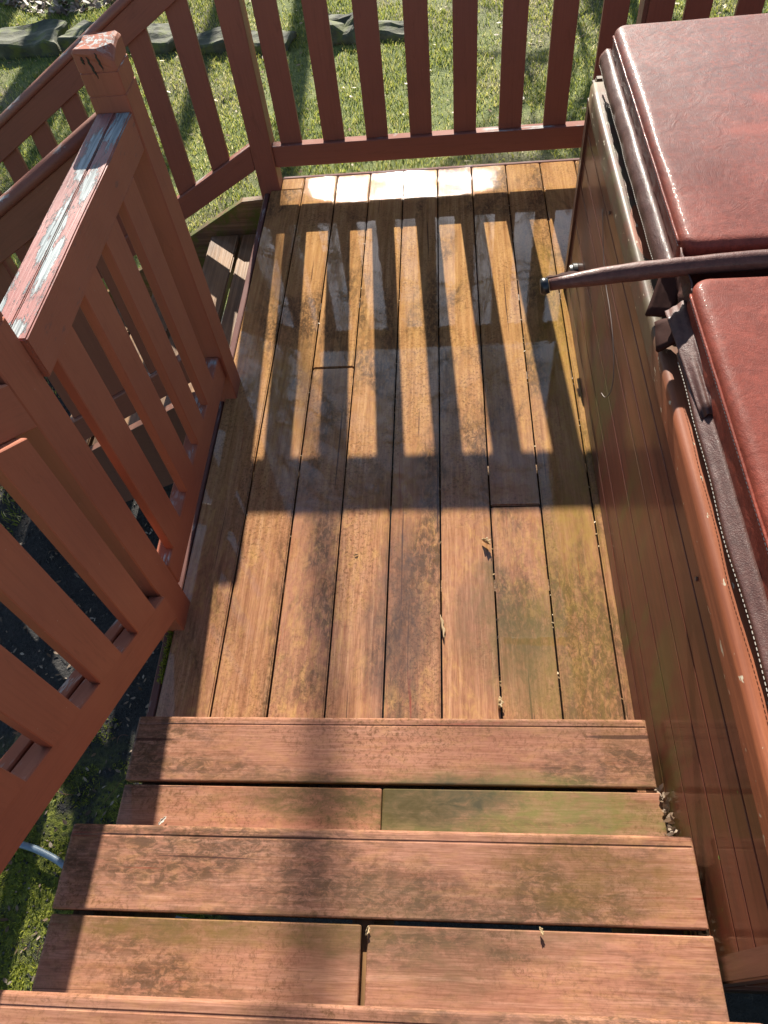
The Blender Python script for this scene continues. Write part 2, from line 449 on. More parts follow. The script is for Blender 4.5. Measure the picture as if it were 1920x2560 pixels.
def mat_vinyl(name, col=(0.31, 0.066, 0.040), dark=False):
    t = NT(name); p = t.pos()
    cell = t.noise(p, 260, 3, 0.6)
    leather = t.voro(p, 300, 'DISTANCE_TO_EDGE').outputs['Distance']
    big = t.noise(p, 3.2, 4, 0.6); mid = t.noise(p, 24, 4, 0.7)
    c = t.mix(t.rng(big, 0.3, 0.7, 0, 0.5), col, tuple(x*0.72 for x in col))
    c = t.mix(t.rng(t.noise(p, 70, 5, 0.8), 0.40, 0.62, 0, 0.65), c, tuple(x*0.42 for x in col))
    c = t.mix(t.rng(cell, 0.45, 0.7, 0, 0.4), c, tuple(x*0.55 for x in col))
    s = t.n('ShaderNodeSeparateXYZ'); t.l(p, s.inputs[0])
    cr2 = 0.1
    if not dark:
        # chalky weathering on the far half, darker puddle and rubbed red spots
        fz = t.rng(s.outputs[1], 0.62, 1.35, 0.0, 1.0)
        water = t.rng(t.noise(p, 6.5, 5, 0.65, 0.8), 0.42, 0.6, 0.0, 0.5)
        c = t.mix(water, c, tuple(x*0.5 for x in col))
        m = t.math('MULTIPLY', fz, t.rng(t.noise(p, 55, 5, 0.8), 0.38, 0.6, 0.3, 1.0))
        c = t.mix(t.math('MULTIPLY', m, 0.8), c, (0.085, 0.046, 0.046))
        for ce, r, cc, a in (((1.30, 1.07, .85), (0.10, 0.030, 0.1), (0.26, 0.055, 0.035), 0.6), ((1.335, 1.20, .85), (0.035, 0.035, 0.1), (0.27, 0.055, 0.035), 0.6),
                             ((1.47, 1.16, .85), (0.05, 0.05, 0.1), (0.27, 0.055, 0.035), 0.5), ((1.455, 1.53, .85), (0.085, 0.10, 0.1), (0.15, 0.05, 0.035), 0.85)):
            c = t.mix(t.math('MULTIPLY', t.blob(p, ce, r, t.math('MULTIPLY', t.math('SUBTRACT', big, 0.5), 1.2)), a), c, cc)
    h = t.math('ADD', t.math('MULTIPLY', t.rng(leather, 0, 0.2), 0.5), t.math('MULTIPLY', cell, 0.7))
    crease = t.noise(t.vmath('MULTIPLY', p, (14, 14, 30)), 1, 4, 0.65, 1.2)
    nb = t.bump(h, 0.5, 0.0007); nb = t.bump(crease, 0.35, 0.006, nb)
    t.set(Base_Color=c, Roughness=t.rng(mid, 0.3, 0.7, 0.5, 0.64) if not dark else t.rng(mid, 0.3, 0.7, 0.42, 0.6), Normal=nb)
    t.b.inputs['Specular IOR Level'].default_value = 0.14 if not dark else 0.25
    t.set(Coat_Weight=0.12 if not dark else 0.12, Coat_Roughness=0.16)
    dr = t.rng(t.voro(p, 170).outputs['Distance'], 0, 0.5, 1, 0)
    t.l(t.bump(dr, 0.35, 0.001), t.b.inputs['Coat Normal'])
    return t.m

def mat_plain(name, col, rough=0.5, metal=0.0, bs=80, amt=0.35):
    t = NT(name); p = t.pos()
    n1 = t.noise(p, bs, 4, 0.65)
    c = t.mix(t.rng(n1, 0.35, 0.7, 0, amt), col, tuple(x*0.5 for x in col))
    t.set(Base_Color=c, Roughness=rough, Metallic=metal, Normal=t.bump(n1, 0.3, 0.001))
    return t.m

def mat_ground(name):
    t = NT(name); p = t.pos()
    a = t.noise(p, 1.1, 5, 0.6); b = t.noise(p, 11, 5, 0.7); f = t.noise(p, 75, 4, 0.75)
    s = t.n('ShaderNodeSeparateXYZ'); t.l(p, s.inputs[0])
    grass = t.ramp(t.math('ADD', t.math('MULTIPLY', b, 0.6), t.math('MULTIPLY', f, 0.4)), [(0.35, (0.05, 0.075, 0.016)), (0.5, (0.16, 0.20, 0.04)), (0.68, (0.30, 0.30, 0.10))])
    straw = t.mix(t.rng(f, 0.4, 0.65), (0.09, 0.07, 0.04), (0.28, 0.23, 0.14))
    g = t.mix(t.rng(a, 0.50, 0.66, 0, 0.8), grass, straw)
    soil = t.ramp(t.math('ADD', t.math('MULTIPLY', f, 0.6), t.math('MULTIPLY', b, 0.4)), [(0.38, (0.010, 0.010, 0.010)), (0.55, (0.035, 0.032, 0.030)), (0.72, (0.09, 0.08, 0.07))])
    moss = t.ramp(t.noise(p, 60, 4, 0.7), [(0.35, (0.045, 0.06, 0.008)), (0.65, (0.26, 0.28, 0.03))])
    # bare soil beside the deck, mossy towards the front
    xm = t.rng(t.math('ADD', s.outputs[0], t.math('MULTIPLY', b, 0.5)), -1.7, -1.3)
    ym = t.rng(t.math('ADD', s.outputs[1], t.math('MULTIPLY', b, 0.1)), 2.60, 2.50)
    bare = t.math('MULTIPLY', xm, ym)
    moist = t.noise(p, 3.0, 4, 0.6)
    mm = t.math('MULTIPLY', t.math('MULTIPLY', t.rng(s.outputs[1], 0.25, -0.05), t.rng(s.outputs[0], -0.08, -0.16)), t.rng(t.noise(p, 6, 4, 0.7), 0.38, 0.5))
    sm = t.mix(mm, soil, moss)
    c = t.mix(bare, g, sm)
    t.set(Base_Color=c, Roughness=0.9, Normal=t.bump(t.math('ADD', b, f), 1.0, 0.02))
    return t.m

def mat_blades(name, stops, tr=0.25):
    t = NT(name); geo = t.n('ShaderNodeNewGeometry')
    r = geo.outputs['Random Per Island']; p = t.pos()
    k = t.math('ADD', t.math('MULTIPLY', r, 0.62), t.math('MULTIPLY', t.rng(t.noise(p, 1.7, 4, 0.65), 0.3, 0.7), 0.38))
    c = t.ramp(k, stops)
    t.set(Base_Color=c, Roughness=0.55)
    tl = t.n('ShaderNodeBsdfTranslucent'); t.l(c, tl.inputs[0])
    mx = t.n('ShaderNodeMixShader'); mx.inputs[0].default_value = tr
    t.l(t.b.outputs[0], mx.inputs[1]); t.l(tl.outputs[0], mx.inputs[2]); t.l(mx.outputs[0], t.out.inputs[0])
    return t.m

def mat_stone(name):
    t = NT(name); g = t.objvec(); p = t.pos()
    a = t.noise(g, 5, 5, 0.65); b = t.noise(g, 34, 4, 0.7)
    c = t.ramp(a, [(0.3, (0.03, 0.034, 0.022)), (0.55, (0.075, 0.08, 0.045)), (0.75, (0.17, 0.16, 0.10))])
    c = t.mix(t.rng(t.noise(p, 9, 4, 0.7), 0.5, 0.62, 0, 0.8), c, (0.11, 0.13, 0.025))
    c = t.mix(t.rng(b, 0.55, 0.7, 0, 0.6), c, (0.06, 0.06, 0.05))
    t.set(Base_Color=c, Roughness=0.85, Normal=t.bump(t.math('ADD', a, t.math('MULTIPLY', b, 0.4)), 0.9, 0.012))
    return t.m

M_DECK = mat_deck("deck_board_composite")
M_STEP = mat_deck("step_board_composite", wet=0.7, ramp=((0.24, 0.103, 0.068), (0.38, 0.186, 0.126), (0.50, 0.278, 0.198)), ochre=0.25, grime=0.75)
M_PAINT = mat_paint("painted_wood")
M_PAINTW = mat_paint("painted_wood_worn", worn=1.0)
M_PAINT_BOUNCE = mat_paint("painted_wood_bounce_tint", col=(0.31, 0.095, 0.050))  # this and the worn one: rail paint with warm deck bounce coloured in
M_PAINTW_BOUNCE = mat_paint("painted_wood_bounce_tint_worn", col=(0.30, 0.092, 0.050), worn=1.0)
M_PEEL = mat_peel("peeling_handrail")
M_GLOSSLESS = None
M_FASCIA = mat_paint("fascia_paint", col=(0.11, 0.04, 0.03), worn=0.3)
M_GREY = mat_grey_wood("weathered_tread_wood")
M_STRINGER = mat_grey_wood("stringer_wood", (0.085, 0.06, 0.045), 0.4, 0.3)
M_NEARSTR = mat_paint("stringer_brown", col=(0.15, 0.062, 0.04), rough=0.6)
M_JOIST = mat_grey_wood("joist_wood", (0.09, 0.055, 0.035), 0.1)
M_TUB = mat_tub_wood("cabinet_wood")
M_TUBTRIM = mat_tub_wood("cabinet_trim_wood", (0.11, 0.045, 0.03))
M_RIM = mat_rim("rim_wood")
M_COVER = mat_vinyl("cover_vinyl")
M_SKIRT = mat_vinyl("skirt_vinyl", (0.12, 0.052, 0.042), True)
M_STRAP = mat_plain("strap_vinyl", (0.045, 0.018, 0.014), 0.8)
M_STRAP.node_tree.nodes["Principled BSDF"].inputs["Specular IOR Level"].default_value = 0.1
M_SLEEVE = mat_vinyl("sleeve_vinyl", (0.15, 0.055, 0.04), True)
M_THREAD = mat_plain("pale_thread", (0.5, 0.45, 0.38), 0.8)
M_BLACK = mat_plain("black_plastic", (0.012, 0.012, 0.013), 0.35)
M_WIRE = mat_plain("wire", (0.14, 0.11, 0.10), 0.5, 0.3)
M_HOSE = mat_plain("hose_vinyl", (0.16, 0.22, 0.28), 0.45, 0, 25, 0.3)
M_GROUND = mat_ground("lawn_soil")
M_STONE = mat_stone("edging_stone")
M_BARK = mat_plain("tree_bark", (0.10, 0.082, 0.068), 0.9, 0, 12, 0.6)
M_LEAF = mat_blades("dry_leaf", [(0.1, (0.16, 0.085, 0.04)), (0.5, (0.34, 0.22, 0.10)), (0.85, (0.52, 0.42, 0.26))], 0.2)
M_LITTER = mat_blades("leaf_litter", [(0.1, (0.05, 0.03, 0.02)), (0.5, (0.20, 0.13, 0.08)), (0.9, (0.42, 0.35, 0.27))], 0.1)
M_GRASS = mat_blades("grass_blade", [(0.08, (0.035, 0.06, 0.016)), (0.36, (0.12, 0.16, 0.03)), (0.56, (0.33, 0.36, 0.05)), (0.74, (0.50, 0.46, 0.15)), (0.92, (0.62, 0.56, 0.40))], 0.5)
M_MOSS = mat_blades("moss_tuft", [(0.1, (0.05, 0.08, 0.008)), (0.5, (0.26, 0.29, 0.025)), (0.9, (0.46, 0.46, 0.06))], 0.4)

# ------------------------------------------------------------------ ground
G = -0.72
def gz(x, y):
    h = 0.03*mnoise.noise(Vector((x*0.9, y*0.9, 0)))+0.012*mnoise.noise(Vector((x*4, y*4, 3)))
    return G+h
xs = sorted(set([-60, -30, -15, -9] + [round(-7+0.12*i, 3) for i in range(92)] + [6, 10, 20, 40, 60]))
ys = sorted(set([-60, -30, -12, -5] + [round(-2.5+0.12*i, 3) for i in range(104)] + [12, 15, 22, 40, 80, 140]))
V = [(x, y, gz(x, y)) for y in ys for x in xs]; nx = len(xs)
F = [(j*nx+i, j*nx+i+1, (j+1)*nx+i+1, (j+1)*nx+i) for j in range(len(ys)-1) for i in range(nx-1)]
tag(link("lawn", meshdata("lawn", V, F, True), M_GROUND), "patchy sunlit lawn and bare soil around the deck", "ground", kind='structure')

def np_mesh(name, verts, tris, mat, k=3):
    me = bpy.data.meshes.new(name)
    nv, nf = len(verts), len(tris)
    me.vertices.add(nv); me.vertices.foreach_set('co', verts.astype(np.float32).ravel())
    me.loops.add(nf*k); me.loops.foreach_set('vertex_index', tris.astype(np.int32).ravel())
    me.polygons.add(nf); me.polygons.foreach_set('loop_start', np.arange(0, nf*k, k, dtype=np.int32))
    me.update(calc_edges=True)
    return link(name, me, mat)

rng = np.random.default_rng(5)
def ground_np(x, y):
    return np.array([gz(a, b) for a, b in zip(x, y)])
def fbm(x, y, s, o=0.0):
    return np.array([mnoise.fractal(Vector((a*s+o, b*s, o)), 0.8, 2.0, 3) for a, b in zip(x, y)])

def blades(name, x, y, hmin, hmax, wid, mat, lean=0.7):
    n = len(x); z = ground_np(x, y)
    h = rng.uniform(hmin, hmax, n); a = rng.uniform(0, 2*PI, n); l = rng.uniform(0.1, lean, n)*h*1.6
    w = rng.uniform(0.6, 1.3, n)*wid
    ca, sa = np.cos(a), np.sin(a); b = rng.uniform(0, 2*PI, n); cb, sb = np.cos(b), np.sin(b)
    P0 = np.stack([x-ca*w, y-sa*w, z-0.004], 1); P1 = np.stack([x+ca*w, y+sa*w, z-0.004], 1)
    mx = x+cb*l*0.4; my = y+sb*l*0.4
    P2 = np.stack([mx+ca*w*0.7, my+sa*w*0.7, z+h*0.6], 1); P3 = np.stack([mx-ca*w*0.7, my-sa*w*0.7, z+h*0.6], 1)
    P4 = np.stack([x+cb*l, y+sb*l, z+h], 1)
    V = np.stack([P0, P1, P2, P3, P4], 1).reshape(-1, 3)
    i = np.arange(n)*5
    T = np.concatenate([np.stack([i, i+1, i+2], 1), np.stack([i, i+2, i+3], 1), np.stack([i+3, i+2, i+4], 1)], 1).reshape(-1, 3)
    return np_mesh(name, V, T, mat)

N = 270000
gx = rng.uniform(-4.6, 3.6, N); gy = 2.5+rng.uniform(0, 1, N)**0.9*6.2
thin = fbm(gx, gy, 1.3, 4.0)
keep = (thin > -0.2) | (rng.random(N) < 0.35)
keep &= ~((gx < -1.0) & (gy > 6.75+0.2*np.sin(gx*3)))
gx, gy = gx[keep], gy[keep]
tag(blades("grass", gx, gy, 0.010, 0.034, 0.0027, M_GRASS), "short patchy green and straw coloured lawn grass", "grass", kind='stuff')
N = 26000
gx = rng.uniform(-3.4, -1.25, N); gy = rng.uniform(-0.4, 3.0, N)
tag(blades("side_grass", gx, gy, 0.012, 0.04, 0.0022, M_GRASS), "grass beyond the foot of the side steps", "grass", kind='stuff')
N = 26000
gx = rng.uniform(-1.3, -0.12, N); gy = rng.uniform(-1.1, 0.3, N)
th = fbm(gx, gy, 4.5, 9.0); keep = th > -0.03-0.35*(gy < -0.1); gx, gy = gx[keep], gy[keep]
tag(blades("moss", gx, gy, 0.004, 0.014, 0.0022, M_MOSS, 1.2), "yellow green moss on the soil beside the steps", "moss", kind='stuff')

def leaves_mesh(name, x, y, z, size, mat, tilt=0.6):
    n = len(x); V = []; T = []
    sh = np.array([(-1, 0), (-0.45, -0.42), (0.25, -0.36), (1, 0), (0.2, 0.42), (-0.5, 0.34)])
    for i in range(n):
        a = rng.uniform(0, 2*PI); s = size*rng.uniform(0.5, 1.3); tx, ty = rng.uniform(-tilt, tilt, 2); cu = rng.uniform(-0.6, 0.9)
        for (u, v) in sh:
            X = (u*math.cos(a)-v*math.sin(a))*s; Y = (u*math.sin(a)+v*math.cos(a))*s
            V.append((x[i]+X, y[i]+Y, z[i]+0.006+abs(tx)*s*0.4+X*tx+Y*ty+cu*(v*v+0.3*u*u)*s))
        b = i*6
        T += [(b, b+1, b+5), (b+1, b+2, b+4), (b+1, b+4, b+5), (b+2, b+3, b+4)]
    return np_mesh(name, np.array(V), np.array(T), mat)
n = 5200
lx = rng.uniform(-5.2, -0.9, n); ly = 6.72+0.18*np.sin(lx*3)+rng.uniform(0, 1, n)**1.3*2.2
tag(leaves_mesh("leaf_mulch", lx, ly, ground_np(lx, ly)+rng.uniform(0, 0.03, n), 0.034, M_LITTER, 0.8), "bed of dead brown leaves beyond the stone edging", "leaf litter", kind='stuff')
n = 900
lx = rng.uniform(-4, 3.2, n); ly = rng.uniform(2.5, 7, n)
tag(leaves_mesh("lawn_litter", lx, ly, ground_np(lx, ly)+0.012, 0.017, M_LEAF, 0.5), "small dry leaves and bits scattered over the lawn", "leaf litter", kind='stuff')
n = 1100
lx = rng.uniform(-1.35, -0.12, n); ly = rng.uniform(-1.1, 1.15, n)
tag(leaves_mesh("soil_litter", lx, ly, ground_np(lx, ly)+0.001, 0.0095, M_LITTER, 0.9), "shrivelled leaf scraps on the dark soil beside the deck", "leaf litter", kind='stuff')
# clods and pebbles on the soil
n = 5200
px = rng.uniform(-1.5, -0.1, n); py = rng.uniform(-1.1, 2.3, n); pz = ground_np(px, py); sz = rng.uniform(0.0015, 0.0065, n)**1.0
oct_ = np.array([(1, 0, 0), (0, 1, 0), (-1, 0, 0), (0, -1, 0), (0, 0, .8), (0, 0, -.8)])
jit = rng.uniform(0.6, 1.3, (n, 6, 3))
VV = (oct_[None]*jit*sz[:, None, None]+np.stack([px, py, pz+sz*0.3], 1)[:, None, :]).reshape(-1, 3)
tt = np.array([(0, 1, 4), (1, 2, 4), (2, 3, 4), (3, 0, 4), (1, 0, 5), (2, 1, 5), (3, 2, 5), (0, 3, 5)])
TT = (tt[None]+np.arange(n)[:, None, None]*6).reshape(-1, 3)
M_CLOD = mat_blades("soil_clod", [(0.1, (0.012, 0.011, 0.010)), (0.7, (0.05, 0.045, 0.04)), (0.93, (0.16, 0.15, 0.13))], 0.0)
tag(np_mesh("soil_clods", VV, TT, M_CLOD), "crumbly dark clods and grit on the soil beside the deck", "soil", kind='stuff')
# dry stems on soil
V = []; F = []
for k in range(34):
    x, y = random.Random(k).uniform(-1.25, -0.2), random.Random(k+99).uniform(-0.9, 0.7)
    rr = random.Random(k*7+1); a = rr.uniform(0, 2*PI); L = rr.uniform(0.03, 0.10); b = rr.uniform(-0.8, 0.8)
    pts = [Vector((x+math.cos(a+b*s/5)*L*s/5, y+math.sin(a+b*s/5)*L*s/5, gz(x, y)+0.008+0.02*math.sin(s*0.63))) for s in range(6)]
    tube_verts(pts, 0.0009, 4, True, V, F)
tag(link("dry_stems", meshdata("dry_stems", V, F, True), M_NEARSTR), "thin dry stems lying on the mossy soil", "plant debris", kind='stuff')

# ------------------------------------------------------------------ stone edging
stones = [(-3.42, 5.98, .62, .42, .12, "leftmost flat grey stone of the lawn edging"), (-2.76, 5.93, .60, .42, .13, "long pale slab in the edging, second stone from the left"),
          (-2.17, 5.88, .50, .36, .12, "mossy edging slab just left of the weathered post top"), (-1.66, 5.76, .42, .34, .10, "edging stone with a dark hollow front seen through the side railing"),
          (-1.20, 5.64, .42, .28, .09, "low weathered stone seen beside the corner post"), (-0.72, 5.64, .40, .26, .07, "half buried stone lying in the tree shadow"),
          (-0.17, 5.68, .34, .30, .14, "craggy upright rock seen through the far railing"), (0.27, 5.60, .36, .22, .08, "small dark rock with a moss cap at the end of the edging")]
for i, (x, y, w, d, h, lb) in enumerate(stones):
    rr = random.Random(i+3)
    bm = bmesh.new(); bmesh.ops.create_cube(bm, size=1)
    for v in bm.verts: v.co = Vector((v.co.x*w*rr.uniform(.86, 1.05), v.co.y*d*rr.uniform(.8, 1.05), v.co.z*h))
    bmesh.ops.bevel(bm, geom=bm.edges[:], offset=0.012, segments=1, affect='EDGES')
    bmesh.ops.subdivide_edges(bm, edges=bm.edges[:], cuts=5, use_grid_fill=True)
    for v in bm.verts:
        q = mnoise.noise_vector(v.co*6+Vector((i*9, 0, 0)))*0.040+mnoise.noise_vector(v.co*22+Vector((i*5, 0, 0)))*0.008
        v.co += q
        if i >= 6: v.co += mnoise.noise_vector(v.co*5+Vector((i*3, 2, 0)))*0.05
    me = bpy.data.meshes.new("edging_stone"); bm.to_mesh(me); bm.free()
    m = Matrix.Translation((x, y, gz(x, y)+h*0.38)) @ Matrix.Rotation(rr.uniform(-.12, .12)-0.12, 4, 'Z')
    tag(link("edging_stone", me, M_STONE, None, m), lb, "stone", "stones edging the far side of the lawn")

# ------------------------------------------------------------------ trees beyond the lawn
def tree(loc, H, r0, seed, label, limb0=0.45, lean=(0, 0), path=None, spread=1.0, taper=False):
    rr = random.Random(seed)
    root = thing("bare_tree", label, "tree", loc, "bare trees beyond the lawn")
    VT, FT, VC, FC = [], [], [], []
    cnt = [0]
    def branch(p, d, L, r, lvl, V, F):
        n = 7 if lvl < 2 else 5
        pts = [p.copy()]; rad = [r]; q = p.copy(); dd = d.copy()
        for s in range(n):
            dd = (dd+Vector((rr.gauss(0, .16), rr.gauss(0, .16), rr.gauss(0.03, .10)))).normalized()
            q = q+dd*L/n; pts.append(q.copy()); rad.append(max(r*(1-0.65*(s+1)/n), 0.011))
        tube_verts(pts, rad, 7 if lvl < 2 else 4 if lvl < 3 else 3, False, V, F)
        if lvl < 4 and (lvl < 3 or H < 12 or rr.random() < 0.5):
            k = ((5, 4, 3, 2) if H > 12 else (5, 5, 4, 3))[lvl]
            for j in range(k):
                u = rr.uniform(0.3, 1.0); i = min(int(u*n), n-1)
                ax = Vector((rr.gauss(0, 1), rr.gauss(0, 1), rr.gauss(0.15, .5))).normalized()
                nd = (dd*0.75+ax*0.75*spread).normalized()
                branch(pts[i+1], nd, L*rr.uniform(.45, .68), max(rad[i+1]*0.72, 0.014), lvl+1, VC, FC)
    if path is None:
        n = 9; path = [Vector((lean[0]*s/n, lean[1]*s/n, H*0.75*s/n)) for s in range(n+1)]
        for s in range(1, n+1): path[s] += Vector((rr.gauss(0, .05), rr.gauss(0, .05), 0))*s*0.5
    path = [Vector(q) for q in path]
    rad = [r0*(1-0.62*i/(len(path)-1)) for i in range(len(path))]; rad[0] *= 1.25
    if taper: rad = [r0*k for k in (1.9, 1.7, 1.4, 1.0, .5, .42, .54, .5, .45, .3)]
    tube_verts(path, rad, 12, False, VT, FT)
    zt = path[-1].z
    for i, q in enumerate(path):
        if q.z < limb0*H: continue
        for j in range(2 if i < len(path)-1 else 4):
            a = rr.uniform(0, 2*PI)
            d = Vector((math.cos(a), math.sin(a), rr.uniform(.5, 1.5))).normalized()
            branch(q, d, H*rr.uniform(.2, .33), rad[i]*0.55, 1, VC, FC)
    link("trunk", meshdata("trunk", VT, FT, True), M_BARK, root, Matrix.Translation(loc))
    link("crown", meshdata("crown", VC, FC, True), M_BARK, root, Matrix.Translation(loc))
tree((-0.86, 12.0, G), 17, 0.065, 11, "slim leafless tree whose trunk shadow crosses the lawn behind the railing", 0.60,
     path=[(0, 0, 0), (.02, 0, 2), (.0, 0, 4), (.03, 0, 5.4), (.2, 0, 6.2), (.44, 0, 6.9), (.5, 0, 7.8), (.5, 0, 9), (.5, 0.2, 11), (.45, .3, 12.5)], taper=True)
tree((-3.6, 11.5, G), 18, 0.16, 23, "thick leafless tree on the left beyond the stone edging", 0.42)
tree((-6.3, 14.0, G), 17, 0.14, 31, "leafless tree farthest to the left beyond the lawn", 0.35)
tree((3.9, 12.5, G), 19, 0.15, 47, "leafless tree to the right beyond the lawn", 0.45, lean=(.6, 0))
tree((1.2, 16.5, G), 21, 0.12, 53, "tall leafless tree standing farthest back", 0.50)
tree((2.3, 8.6, G), 4.2, 0.06, 59, "leafless sapling beyond the railing on the right", 0.3, lean=(-.9, 0))
tree((-2.95, 10.2, G), 15, 0.15, 61, "leafless tree standing behind the mulch on the left", 0.5, lean=(.2, 0))
tree((-2.2, 8.9, G), 5.5, 0.07, 83, "low branching leafless tree near the mulch bed", 0.2, lean=(-.5, 0))
tree((-1.6, 13.5, G), 20, 0.09, 67, "tall leafless tree left of the sun with a high crown", 0.50, lean=(-.5, 0))
tree((0.9, 14.5, G), 21, 0.10, 71, "tall leafless tree right of the sun with a high crown", 0.50, lean=(.9, 0))

# ------------------------------------------------------------------ deck
deck = thing("deck", "wet reddish brown deck floor of long boards below the steps", "deck", (0.4, 1.2, 0))
PXW = 0.145
YF = 2.473
rr = random.Random(2)
def deck_board(x0, x1, y0, y1, z=0.0):
    w = x1-x0
    dz = rr.uniform(-0.0012, 0.0012)
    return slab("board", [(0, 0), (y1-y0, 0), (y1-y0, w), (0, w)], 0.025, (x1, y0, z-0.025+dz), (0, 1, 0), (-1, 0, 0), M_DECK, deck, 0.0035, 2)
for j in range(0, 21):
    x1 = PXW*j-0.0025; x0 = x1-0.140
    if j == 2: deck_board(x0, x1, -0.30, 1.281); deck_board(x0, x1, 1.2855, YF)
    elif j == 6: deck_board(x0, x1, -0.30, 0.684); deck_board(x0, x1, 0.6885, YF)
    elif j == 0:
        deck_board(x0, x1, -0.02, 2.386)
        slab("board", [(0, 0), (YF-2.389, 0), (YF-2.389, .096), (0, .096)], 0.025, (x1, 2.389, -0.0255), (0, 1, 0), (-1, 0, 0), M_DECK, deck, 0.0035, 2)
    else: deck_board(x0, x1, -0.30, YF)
rbox("fascia", (-0.172, 0.02, -0.19), (-0.150, 2.386, -0.010), M_FASCIA, deck, 'y', 0.003, rough=0.0015, rs=4, nseg=14)
rbox("fascia", (-0.10, YF+0.004, -0.19), (2.90, YF+0.024, -0.002), M_FASCIA, deck, 'x', 0.004)
rbox("added_gap_screen", (-0.10, YF+0.004, -0.70), (2.90, YF+0.022, -0.195), M_FASCIA, deck, 'x', 0.003)  # added unseen board that keeps the sunlit lawn out of the board gaps
for i in range(7):
    y = 0.02+i*0.4
    rbox("joist", (-0.148, y, -0.18), (2.88, y+0.038, -0.028), M_JOIST, deck, 'x', 0.002)
for (x, y) in ((-0.1, 0.2), (-0.1, 2.3), (1.4, 2.3), (2.8, 2.3), (1.4, 0.2)):
    rbox("support_post", (x, y, G-0.05), (x+0.089, y+0.089, -0.182), M_JOIST, deck, 'z', 0.003)
# bits caught in the joints
V = []; T = []
bits_x = []; bits_y = []
for j in range(1, 8):
    for k in range((6, 5, 8, 9, 16, 22, 18)[j-1]):
        bits_x.append(PXW*j+rr.uniform(-.002, .002)); bits_y.append(rr.uniform(0.1, 2.2))
o = leaves_mesh("debris_bits", np.array(bits_x), np.array(bits_y), np.full(len(bits_x), -0.010), 0.0042, M_LEAF, 0.6)
tag(o, "pale seed husks and crumbs caught in the joints between deck boards", "debris", kind='stuff')

# ------------------------------------------------------------------ steps leading up to the camera
steps = thing("deck_steps", "broad wet composite steps descending to the deck in the foreground", "steps", (0.456, -0.3, 0))
XL, XR = -0.104, 1.017
def nose_profile(w, th):
    # local y: 0 is the front (far) edge, runs back; z up. rounded nose with a shallow groove behind it
    r = 0.008
    pts = []
    for k in range(5):
        a = PI/2*k/4
        pts.append((r-r*math.cos(a)*1.0, th-r+r*math.sin(a)))
    pts += [(0.0165, th), (0.0180, th-0.0012), (0.0200, th-0.0012), (0.0215, th), (w-0.003, th), (w-0.0008, th-0.0008), (w, th-0.003), (w, 0.002), (w-0.002, 0), (0.003, 0), (0, 0.003)]
    return pts
def step_board(x0, x1, yfront, w, ztop, nosed, name="tread_board"):
    th = 0.025
    prof = nose_profile(w, th) if nosed else [(0, 0.002), (0, th-0.003), (0.003, th), (w-0.003, th), (w, th-0.003), (w, 0.002)]
    L = x1-x0
    V = []; n = 2; V2 = []
    ends = [0, 0.0015, 0.005, L-0.005, L-0.0015, L]
    ins = [0.0035, 0.0012, 0, 0, 0.0012, 0.0035]
    for e, s in zip(ends, ins):
        for (y, z) in prof:
            yy = max(s, min(w-s, y)); zz = max(s, min(th-s, z))
            V.append((e, -yy, zz))
    m = len(prof); F = []
    for i in range(len(ends)-1):
        for k in range(m):
            a = i*m+k; b = i*m+(k+1) % m
            F.append((a, b, b+m, a+m))
    F.append(tuple(range(m))); F.append(tuple((len(ends)-1)*m+k for k in range(m))[::-1])
    me = meshdata(name, V, F)
    bm = bmesh.new(); bm.from_mesh(me); bmesh.ops.recalc_face_normals(bm, faces=bm.faces); bm.to_mesh(me); bm.free()
    return link(name, me, M_STEP, steps, Matrix.Translation((x0, yfront, ztop-th)))
H1 = 0.1738; RUN = 0.2655
for s in range(5):
    yf = -RUN*s; z = H1*(s+1)
    step_board(XL, XR, yf, 0.142, z, True)
    x1 = XR+0.006; zz = z-0.004; y2 = yf-0.1495
    if s == 0: step_board(XL, 0.457, y2, 0.138, zz, False); step_board(0.4585, x1, y2, 0.138, zz, False)
    elif s == 1: step_board(XL, 0.4485, y2, 0.138, zz, False); step_board(0.459, x1, y2, 0.138, zz, False)
    else: step_board(XL, x1, y2, 0.138, zz, False)
    rbox("riser", (XL+0.02, yf-0.045, z-H1+0.002), (XR-0.02, yf-0.026, z-0.0265), M_JOIST, steps, 'x', 0.001)
for x in (XL+0.03, 0.43, XR-0.075):
    poly = [(-0.05, 0)]
    poly = [(-0.047, 0.0)]
    for s in range(5):
        poly.append((-0.047-RUN*s, H1*(s+1)-0.027)); poly.append((-0.047-RUN*(s+1), H1*(s+1)-0.027))
    poly.append((-1.36, 0.45)); poly.append((-0.3, -0.15)); poly.append((-0.047, -0.15))
    slab("stringer", [(-p[0], p[1]) for p in poly], 0.038, (x+0.038, 0, 0), (0, -1, 0), (0, 0, 1), M_JOIST, steps, 0)

# ------------------------------------------------------------------ railings
def top_rail_pair_x(parent, y0, y1, xf, sgn, peel=False):
    """level top rail running along y; inner board + outer board"""
    m1 = M_PEEL if peel else M_PAINTW
    a, b = sorted((xf, xf+sgn*0.040))
    rbox("top_rail", (a, y0, 0.860), (b, y1, 0.951), m1, parent, 'y', 0.003, 2, rough=0.0016, rs=3, nseg=16)
    a, b = sorted((xf+sgn*0.0403, xf+sgn*0.082))
    rbox("cap_rail", (a, y0, 0.872), (b, y1, 0.9515), m1, parent, 'y', 0.002, 2, rough=0.0012, rs=3, nseg=16)

